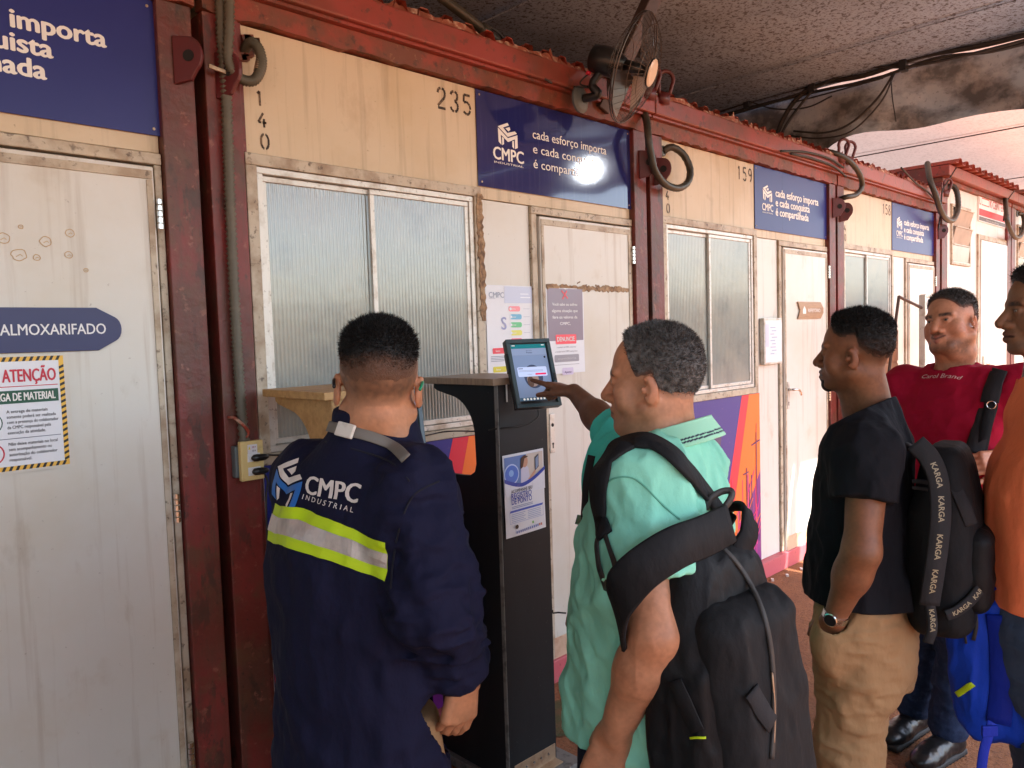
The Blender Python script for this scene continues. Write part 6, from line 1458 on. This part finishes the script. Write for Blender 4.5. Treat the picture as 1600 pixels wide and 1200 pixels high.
# his backpack with lettered straps
KC = PT(1480, 838, 2.20); Rk = np.array([L3, B3, [0, 0, 1]], f32); pack = thing('backpack', 'dark grey backpack with KARGA lettered straps behind the black T-shirt', 'backpack', (KC[0], KC[1], 0))
def kp(P):
    q = (P-A3(KC))@Rk.T; t = np.clip((q[:, 2]+.02)/.25, 0, 1); qq = q/np.stack([1-.25*t**2, 1-.35*t**2, np.ones_like(t)], 1); a = np.abs(qq)-(A3((.14, .085, .265))-.06)
    return np.linalg.norm(np.maximum(a, 0), axis=1)+np.minimum(a.max(1), 0)-.06-.009*folds(P, 8, 101, (1, 1, .7))
def kp2(P): return rbox(P, KC+B3*.085-np.array([0, 0, .07]), Rk, (.11, .035, .115), .034)-.006*folds(P, 10, 103)
o1 = sdf_obj('main_compartment', kp, KC-.36, KC+.36, .006, 'pack_black', pack); o2 = sdf_obj('front_pocket', kp2, KC-.36, KC+.36, .006, 'pack_weave', pack); kb = bvh_of(o1, o2)
def lettered(px, w, txts, name='lettered_strap', dep=None, nrm=None):
    pp = smooth_path([(u, v, d) for u, v, d in px], 6); P_ = np.array([PT(*q) for q in pp]); N_ = [nrm if nrm is not None else -CFH-CR*.1]*len(P_)
    o = MB().ribbon(P_, N_, w, .010).build(name, 'strap_grey', pack, smooth=True)
    seg = np.linalg.norm(np.diff(P_, axis=0), axis=1); cum = np.concatenate([[0], np.cumsum(seg)])
    n = unit(N_[0]); V = []; Fc = []
    for at, body, hgt in txts:
        T, Ff = text2d(body, .02); k = hgt/.7; wid = T[:, 0].max()*k; base = len(V)
        for a, b in T:
            s_ = at+a*k-wid/2; p = np.array([np.interp(s_, cum, P_[:, c]) for c in range(3)]); t = unit(np.array([np.interp(s_+.01, cum, P_[:, c])-np.interp(s_-.01, cum, P_[:, c]) for c in range(3)])); nn = unit(n-t*np.dot(n, t)); bb = np.cross(nn, t); V.append(p+bb*(b*k-hgt/2)+nn*.0056)
        Fc += [tuple(i+base for i in f) for f in Ff]
    link('strap_lettering', new_mesh('strap_lettering', V, Fc, [S(150, 140, 112)]*len(V)), 'ink', o); return o
lettered([(1430, 692, 2.08), (1452, 715, 2.06), (1466, 750, 2.05), (1470, 800, 2.04), (1466, 850, 2.04), (1459, 900, 2.05), (1452, 945, 2.07)], .054, [(.10, 'KARGA', .0145), (.19, 'KARGA', .0145), (.29, 'KARGA', .0145), (.385, 'KARGA', .0145)])
lettered([(1452, 940, 2.07), (1456, 965, 2.07), (1456, 985, 2.07), (1450, 1004, 2.08)], .026, [(.05, 'KARGA', .013)])
lettered([(1478, 962, 2.06), (1496, 954, 2.06), (1518, 936, 2.06), (1536, 912, 2.07)], .030, [(.045, 'KARGA', .012), (.115, 'KARGA', .012)], nrm=-CFH)
rib('loop', 'strap_grey', [PT(1425, 752, 2.12), PT(1437, 752, 2.11), PT(1450, 754, 2.10)], [-CFH]*3, .012, .004, pack); rib('loop', 'strap_grey', [PT(1425, 762, 2.12), PT(1437, 763, 2.11), PT(1450, 765, 2.10)], [-CFH]*3, .010, .004, pack)
rib('shoulder_strap', 'pack_black', [PT(1408, 690, 2.20), PT(1424, 700, 2.16), PT(1440, 716, 2.14), PT(1452, 740, 2.13)], [[0, 0, 1]-CFH*.4+CR*.5]*4, .05, .012, pack)
rib('grey_flap', 'strap_grey', [PT(1492, 760, 2.08), PT(1506, 790, 2.06), PT(1518, 820, 2.06)], [-CFH]*3, .035, .006, pack)
fix(pack)

# ================= man in the maroon T-shirt
C4v = PT(1500, 800, 2.98); C4 = np.array([C4v[0], C4v[1], 0]); wv = unit(C4-np.array([0, -CAM_D, 0])); ev = np.array([-wv[1], wv[0], 0])
F4 = unit(-wv*math.cos(.42)+ev*math.sin(.42)); L4 = np.array([-F4[1], F4[0], 0])
root = person('stocky smiling man in a maroon T-shirt holding a bag strap', (C4[0], C4[1], 0))
FH = unit(-wv*math.cos(.56)+ev*math.sin(.56)+np.array([0, 0, .10]))
H4 = Head(PT(1487, 510, 2.95), FH, roll=math.radians(7), sc=1.0, fat=.013, nape=-.055, front=.090, nose=1.18, lips=1.1, smile=.013, jaw=1.0, brow=1.05)
nk = PT(1492, 572, 2.98); S4l = C4+L4*.205+F4*.0+[0, 0, 1.425]; S4r = C4-L4*.205+[0, 0, 1.425]
E4l = PT(1606, 728, 2.90); W4l = PT(1560, 716, 2.72); E4r = S4r+np.array([0, 0, -.28])-L4*.06+F4*.02; W4r = E4r+np.array([0, 0, -.24])+F4*.08
h4 = hand_pts(W4l, unit(PT(1526, 726, 2.66)-W4l), unit(-wv*.9+np.array([0, 0, .1])), 1, [.75, .85, .95, 1.0], 1.0, thumb=(.7, .6, -.2), tcurl=.4)
def b4(P):
    d = H4.sdf(P); d = smin(d, rc(P, H4.wld((-.02, 0, -.05)), nk+A3([0, 0, -.02]), .064, .068), .03); d = smin(d, rc(P, nk-A3([0, 0, .05]), nk-A3([0, 0, .15]), .066, .09), .03); d = smin(d, rc(P, S4l, S4r, .05, .05), .05)
    d = smin(d, smin(arm_sdf(P, S4l, E4l, W4l, (.062, .05, .05, .033)), hand_sdf(P, h4), .012), .02)
    return smin(d, arm_sdf(P, S4r, E4r, W4r, (.062, .05, .05, .033)), .02)
lo, hi = bounds([H4.C, H4.C+A3([0, 0, .09]), S4l, E4l, W4l, S4r, E4r, W4r, W4l-np.array([.1, 0, .05])], .12)
bd4 = lambda q: .62*np.maximum(sstep(q[:, 0], -.01, .02)*sstep(-q[:, 2]-.02*(np.abs(q[:, 1]) < .03), .048, .075)*sstep(q[:, 2], -.13, -.10)*sstep(q[:, 0]+q[:, 2]*0, -.02, .0), sstep(q[:, 0], .085, .093)*sstep(.009-np.abs(q[:, 2]+.0415), 0, .004)*sstep(.034-np.abs(q[:, 1]), 0, .008))
sdf_obj('body', b4, lo, hi, .004, 'skin', root, skin_color(H4, S(184, 130, 100), stub=(.03, .026, .024), stub_amt=.6, fade=.04, beard=bd4, blush=.4, lips=S(150, 84, 76)))
hair_obj(H4, root, (.016, .014, .013), .013, .004, .05, .004, 120, spikes=9000, spike_len=.011, seed=9, skin=S(178, 112, 78), lift=.01, grey=lambda q: .12+0*q[:, 0])
eyes_obj(H4, root, (.1, .12))
rows = rows_smooth([(.84, .02, 0, .20, .225), (.95, .035, 0, .215, .232), (1.08, .035, 0, .21, .232), (1.2, .022, 0, .185, .225), (1.32, .005, 0, .155, .22), (1.40, -.01, 0, .125, .20), (1.46, -.015, 0, .095, .13), (1.50, -.01, 0, .07, .09)], 40)
def s4(P):
    d = loft(P, C4, F4, rows, 2.3, .02); d = smin(d, rc(P, S4l, S4r, .075, .075), .07); d = smin(d, rc(P, nk-A3([0, 0, .045]), nk-A3([0, 0, .12]), .085, .13), .05)
    for s_, e_ in ((S4l, E4l), (S4r, E4r)):
        x = s_+(e_-s_)*.72; d = smin(d, smax(rc(P, s_, x, .090, .092), (P-A3(x))@A3(unit(e_-s_)), .006), .035)
    d = d-.013*folds(P, 6, 111, (1, 1, .9))-.006*folds(P, 15, 113, (1, 1, 1.5)); d = smax(d, .862-P[:, 2], .006)
    return smax(d, -rc(P, nk-A3([0, 0, .018])+A3(F4)*.015, nk+A3([0, 0, .2])+A3(F4)*.04, .072, .085), .006)
lo, hi = bounds([C4+[0, 0, .9], C4+[0, 0, 1.5], S4l, S4r, S4l+(E4l-S4l)*.7, S4r+(E4r-S4r)*.7], .22); lo[2] = .82
sh4 = sdf_obj('t_shirt', s4, lo, hi, .006, 'maroon_cloth', root); b4v = bvh_of(sh4)
a0, n0 = hit_px(b4v, 1440, 590, 0); a1, n1 = hit_px(b4v, 1500, 592, 0); ex = unit(a1-a0); nn = unit(n0+n1); ex = unit(ex-nn*np.dot(ex, nn)); ey = np.cross(nn, ex); ey = ey if ey[2] > 0 else -ey
pr = Print(); pr.text('Carol Brand', 0, -.004, .016, S(220, 190, 190), 2, .0, w=float(np.linalg.norm(a1-a0)), shear=.35); decal(pr, 'chest_lettering', 'ink', root, b4v, a0, ex, ey, nn, off=.002, cuts=.012)
MB().ring(H4.wld((.006, .080, -.036)), H4.R[0], .006, .0015, 12, 5).build('earring', 'chrome', root, smooth=True)
strap_px(root, 'bag_strap', 'strap_grey', b4v, [(1580, 560), (1568, 570), (1558, 592), (1551, 612), (1547, 630)], .060, .010, .008)
strap_px(root, 'bag_strap', 'pack_black', b4v, [(1548, 628), (1544, 650), (1540, 672), (1534, 700), (1530, 715)], .036, .006, .008)
MB().ring(hit_px(b4v, 1550, 634, .016)[0], -wv, .014, .0022, 14, 5).build('strap_ring', 'chrome', root, smooth=True)
hip = C4+np.array([0, 0, .90]); fl_ = PT(1480, 1128, 2.98); fr_ = PT(1428, 1076, 3.16)
al = np.array([fl_[0], fl_[1], .12])+L4*.0; ar = np.array([fr_[0], fr_[1], .12])
tf = trouser_fn(C4, F4, [(.64, 0, 0, .15, .19), (.8, .01, 0, .17, .205), (.95, .01, 0, .175, .21)], [(hip+L4*.10-[0, 0, .1], (hip+L4*.10-[0, 0, .42]+al+[0, 0, .34])/2+F4*.02, al, .12, .088, .068), (hip-L4*.10-[0, 0, .1], (hip-L4*.10-[0, 0, .42]+ar+[0, 0, .34])/2+F4*.02, ar, .12, .088, .068)], 17, .009)
lo, hi = bounds([C4, C4+[0, 0, .95], al, ar], .28); lo[2] = .08; sdf_obj('jeans', tf, lo, hi, .007, 'denim', root)
shoe('boot', 'boot', root, al, unit(F4-wv*.3+ev*.2), h=.004); shoe('boot', 'boot', root, ar, unit(F4+ev*.1-wv*.3), h=.004)
fix(root)

# ================= man in the orange shirt at the right edge, with the blue bag
C5v = PT(1648, 800, 2.12); C5 = np.array([C5v[0], C5v[1], 0]); w5 = unit(C5-np.array([0, -CAM_D, 0])); e5 = np.array([-w5[1], w5[0], 0]); F5 = unit(e5*math.cos(.2)-w5*math.sin(.2)); L5 = np.array([-F5[1], F5[0], 0])
root = person('man in an orange shirt and jeans cut off by the right edge', (C5[0], C5[1], 0))
H5 = Head(PT(1634, 492, 2.14), unit(e5*math.cos(.38)-w5*math.sin(.38)), sc=1.0, nape=-.05, front=.092, nose=1.2, lips=1.35, jaw=1.04)
nk = PT(1640, 586, 2.15); S5l = C5+L5*.2+[0, 0, 1.41]; S5r = C5-L5*.2+[0, 0, 1.41]; E5l = S5l+np.array([0, 0, -.29])-F5*.06; W5l = E5l+np.array([0, 0, -.22])+F5*.05; E5r = S5r+np.array([0, 0, -.29])-F5*.04; W5r = E5r+np.array([0, 0, -.22])+F5*.1
def b5(P):
    d = H5.sdf(P); d = smin(d, rc(P, H5.wld((-.02, 0, -.05)), nk-A3([0, 0, .02]), .06, .066), .03); d = smin(d, rc(P, nk-A3([0, 0, .05]), nk-A3([0, 0, .14]), .058, .085), .03); d = smin(d, rc(P, S5l, S5r, .05, .05), .05)
    hh = hand_sdf(P, hand_pts(W5l, [0, 0, -1], L5, -1, .8)); h2 = hand_sdf(P, hand_pts(W5r, [0, 0, -1], -L5, 1, 1.2))
    return smin(smin(d, smin(arm_sdf(P, S5l, E5l, W5l), hh, .012), .02), smin(arm_sdf(P, S5r, E5r, W5r), h2, .012), .02)
lo, hi = bounds([H5.C, H5.C+A3([0, 0, .09]), S5l, S5r, E5l, W5l, W5r, W5l-np.array([0, 0, .1])], .13)
bd5 = lambda q: .30*np.maximum(sstep(q[:, 0], .03, .06)*sstep(-q[:, 2], .066, .085), sstep(q[:, 0], .085, .092)*sstep(.008-np.abs(q[:, 2]+.042), 0, .004)*sstep(.03-np.abs(q[:, 1]), 0, .006))
sdf_obj('body', b5, lo, hi, .004, 'skin', root, skin_color(H5, S(132, 94, 70), stub_amt=.6, fade=.04, beard=bd5, lips=S(92, 58, 52), blush=.2))
hair_obj(H5, root, (.005, .0045, .0042), .022, .005, .03, .008, 110, spikes=5000, spike_len=.012, seed=13)
eyes_obj(H5, root)
rows = rows_smooth([(.86, .02, 0, .15, .185), (.95, .012, 0, .150, .188), (1.1, .018, 0, .148, .188), (1.2, .022, 0, .144, .186), (1.3, .015, 0, .132, .186), (1.38, -.005, 0, .10, .165), (1.45, -.01, 0, .075, .10), (1.49, -.01, 0, .06, .075)], 40)
def s5(P):
    d = loft(P, C5, F5, rows, 2.3, .02); d = smin(d, rc(P, S5l, S5r, .068, .068), .06); d = smin(d, rc(P, nk-A3([0, 0, .02]), nk-A3([0, 0, .1]), .068, .1), .05)
    for s_, e_ in ((S5l, E5l), (S5r, E5r)):
        x = s_+(e_-s_)*.55; d = smin(d, smax(rc(P, s_, x, .080, .082), (P-A3(x))@A3(unit(e_-s_)), .006), .03)
    d = d-.010*folds(P, 6, 121, (1, 1, .6))-.004*folds(P, 16, 123, (1, 1, .6)); d = smax(d, .895-P[:, 2], .006)
    return smax(d, -rc(P, nk-A3([0, 0, .012])+A3(F5)*.012, nk+A3([0, 0, .2])+A3(F5)*.03, .062, .075), .006)
lo, hi = bounds([C5+[0, 0, .95], C5+[0, 0, 1.5], S5l, S5r], .24); lo[2] = .85
sdf_obj('shirt', s5, lo, hi, .005, 'orange_cloth', root)
hip = C5+np.array([0, 0, .90]); tf = trouser_fn(C5, F5, [(.62, 0.01, 0, .13, .165), (.8, .015, 0, .148, .176), (.97, .01, 0, .146, .176)], [(hip+s_*.085-[0, 0, .1], hip+s_*.09-[0, 0, .44], hip+s_*.1-[0, 0, .80], .108, .08, .066) for s_ in (L5, -L5)], 19, .008)
lo, hi = bounds([C5, C5+[0, 0, .97]], .28); lo[2] = .06; sdf_obj('jeans', tf, lo, hi, .007, 'denim_grey', root)
for s_ in (L5, -L5): shoe('shoe', 'boot', root, C5+s_*.10+[0, 0, .10], F5, h=.007)
fix(root)
BC = PT(1552, 1036, 2.17); bz = unit(np.array([0, 0, 1.0])+e5*.12); bx_ = unit(np.cross(bz, -w5)); by_ = np.cross(bz, bx_); Rb = np.array([bx_, by_, bz], f32)
pack = thing('backpack', 'bright blue backpack hanging low beside the jeans of the man in orange', 'backpack', (BC[0], BC[1], 0))
def bp(P):
    q = (P-A3(BC))@Rb.T; t = np.clip((-q[:, 2]-.02)/.22, 0, 1); qq = q/np.stack([1-.18*t**2, 1-.2*t**2, np.ones_like(t)], 1); a = np.abs(qq)-(A3((.105, .06, .215))-.05)
    return np.linalg.norm(np.maximum(a, 0), axis=1)+np.minimum(a.max(1), 0)-.05-.014*folds(P, 7, 131, (1, 1, .5))-.008*folds(P, 16, 133, (1.3, 1.3, .5))
o1 = sdf_obj('main_compartment', bp, BC-.3, BC+.3, .005, 'pack_blue', pack); ob = bvh_of(o1)
strap_px(pack, 'panel', 'pack_blue_dark', ob, [(1560, 960), (1566, 1020), (1566, 1080), (1560, 1130)], .060, .008, .004)
strap_px(pack, 'yellow_tab', 'hivis', ob, [(1496, 1085), (1508, 1077), (1520, 1068)], .016, .003, .003)
strap_px(pack, 'zip', 'black_rubber', ob, [(1507, 945), (1506, 970), (1510, 1005)], .006, .004, .003); strap_px(pack, 'zip', 'black_rubber', ob, [(1522, 945), (1526, 975), (1521, 1000)], .010, .003, .002)
rib('strap_tail', 'pack_blue_dark', [PT(1550, 1128, 2.02), PT(1544, 1150, 2.01), PT(1537, 1175, 2.01), PT(1532, 1215, 2.01)], [-CFH]*4, [.040, .024, .024, .024] if False else .028, .004, pack)
MB().obox(PT(1546, 1142, 2.005), CR, CFH, (0, 0, 1), .020, .004, .014).build('buckle', 'pack_blue_dark', pack, bevel=.002)
rib('top_strap', 'pack_blue_dark', [PT(1520, 935, 2.10), PT(1545, 918, 2.12), PT(1568, 905, 2.14), PT(1600, 880, 2.16)], [[0, 0, 1]-CFH*.5]*4, .03, .005, pack)
fix(pack)

# ================= unseen copies of the man in teal, added to shade the lower left door
def copy_tree(o, parent=None):
    c = o.copy(); COL.objects.link(c); c.parent = parent
    for ch in o.children: copy_tree(ch, c)
    return c
src = [o for o in bpy.data.objects if o.get('category') == 'person' and 'teal' in o['label']][0]
for x, y, rz, lb in ((-.55, -1.0, .4, 'unseen man in teal added to shade the white storeroom door, nearest it'), (-.62, -1.75, -.3, 'unseen man in teal added to shade the white storeroom door, second from it'), (-.75, -2.6, .2, 'unseen man in teal added as a light blocker beside the camera'), (.45, -3.35, .8, 'unseen man in teal added as a light blocker behind the camera'), (-.16, -.62, -.2, 'unseen man in teal added to shade the door near the ATENÇÃO notice'), (-.22, -1.45, .6, 'unseen man in teal added as a light blocker between two others'), (-.15, -3.3, .1, 'unseen man in teal added as a light blocker at the back of the group')):
    c = copy_tree(src); c.location = (x, y, 0); c.rotation_euler = (0, 0, rz); c['label'] = lb
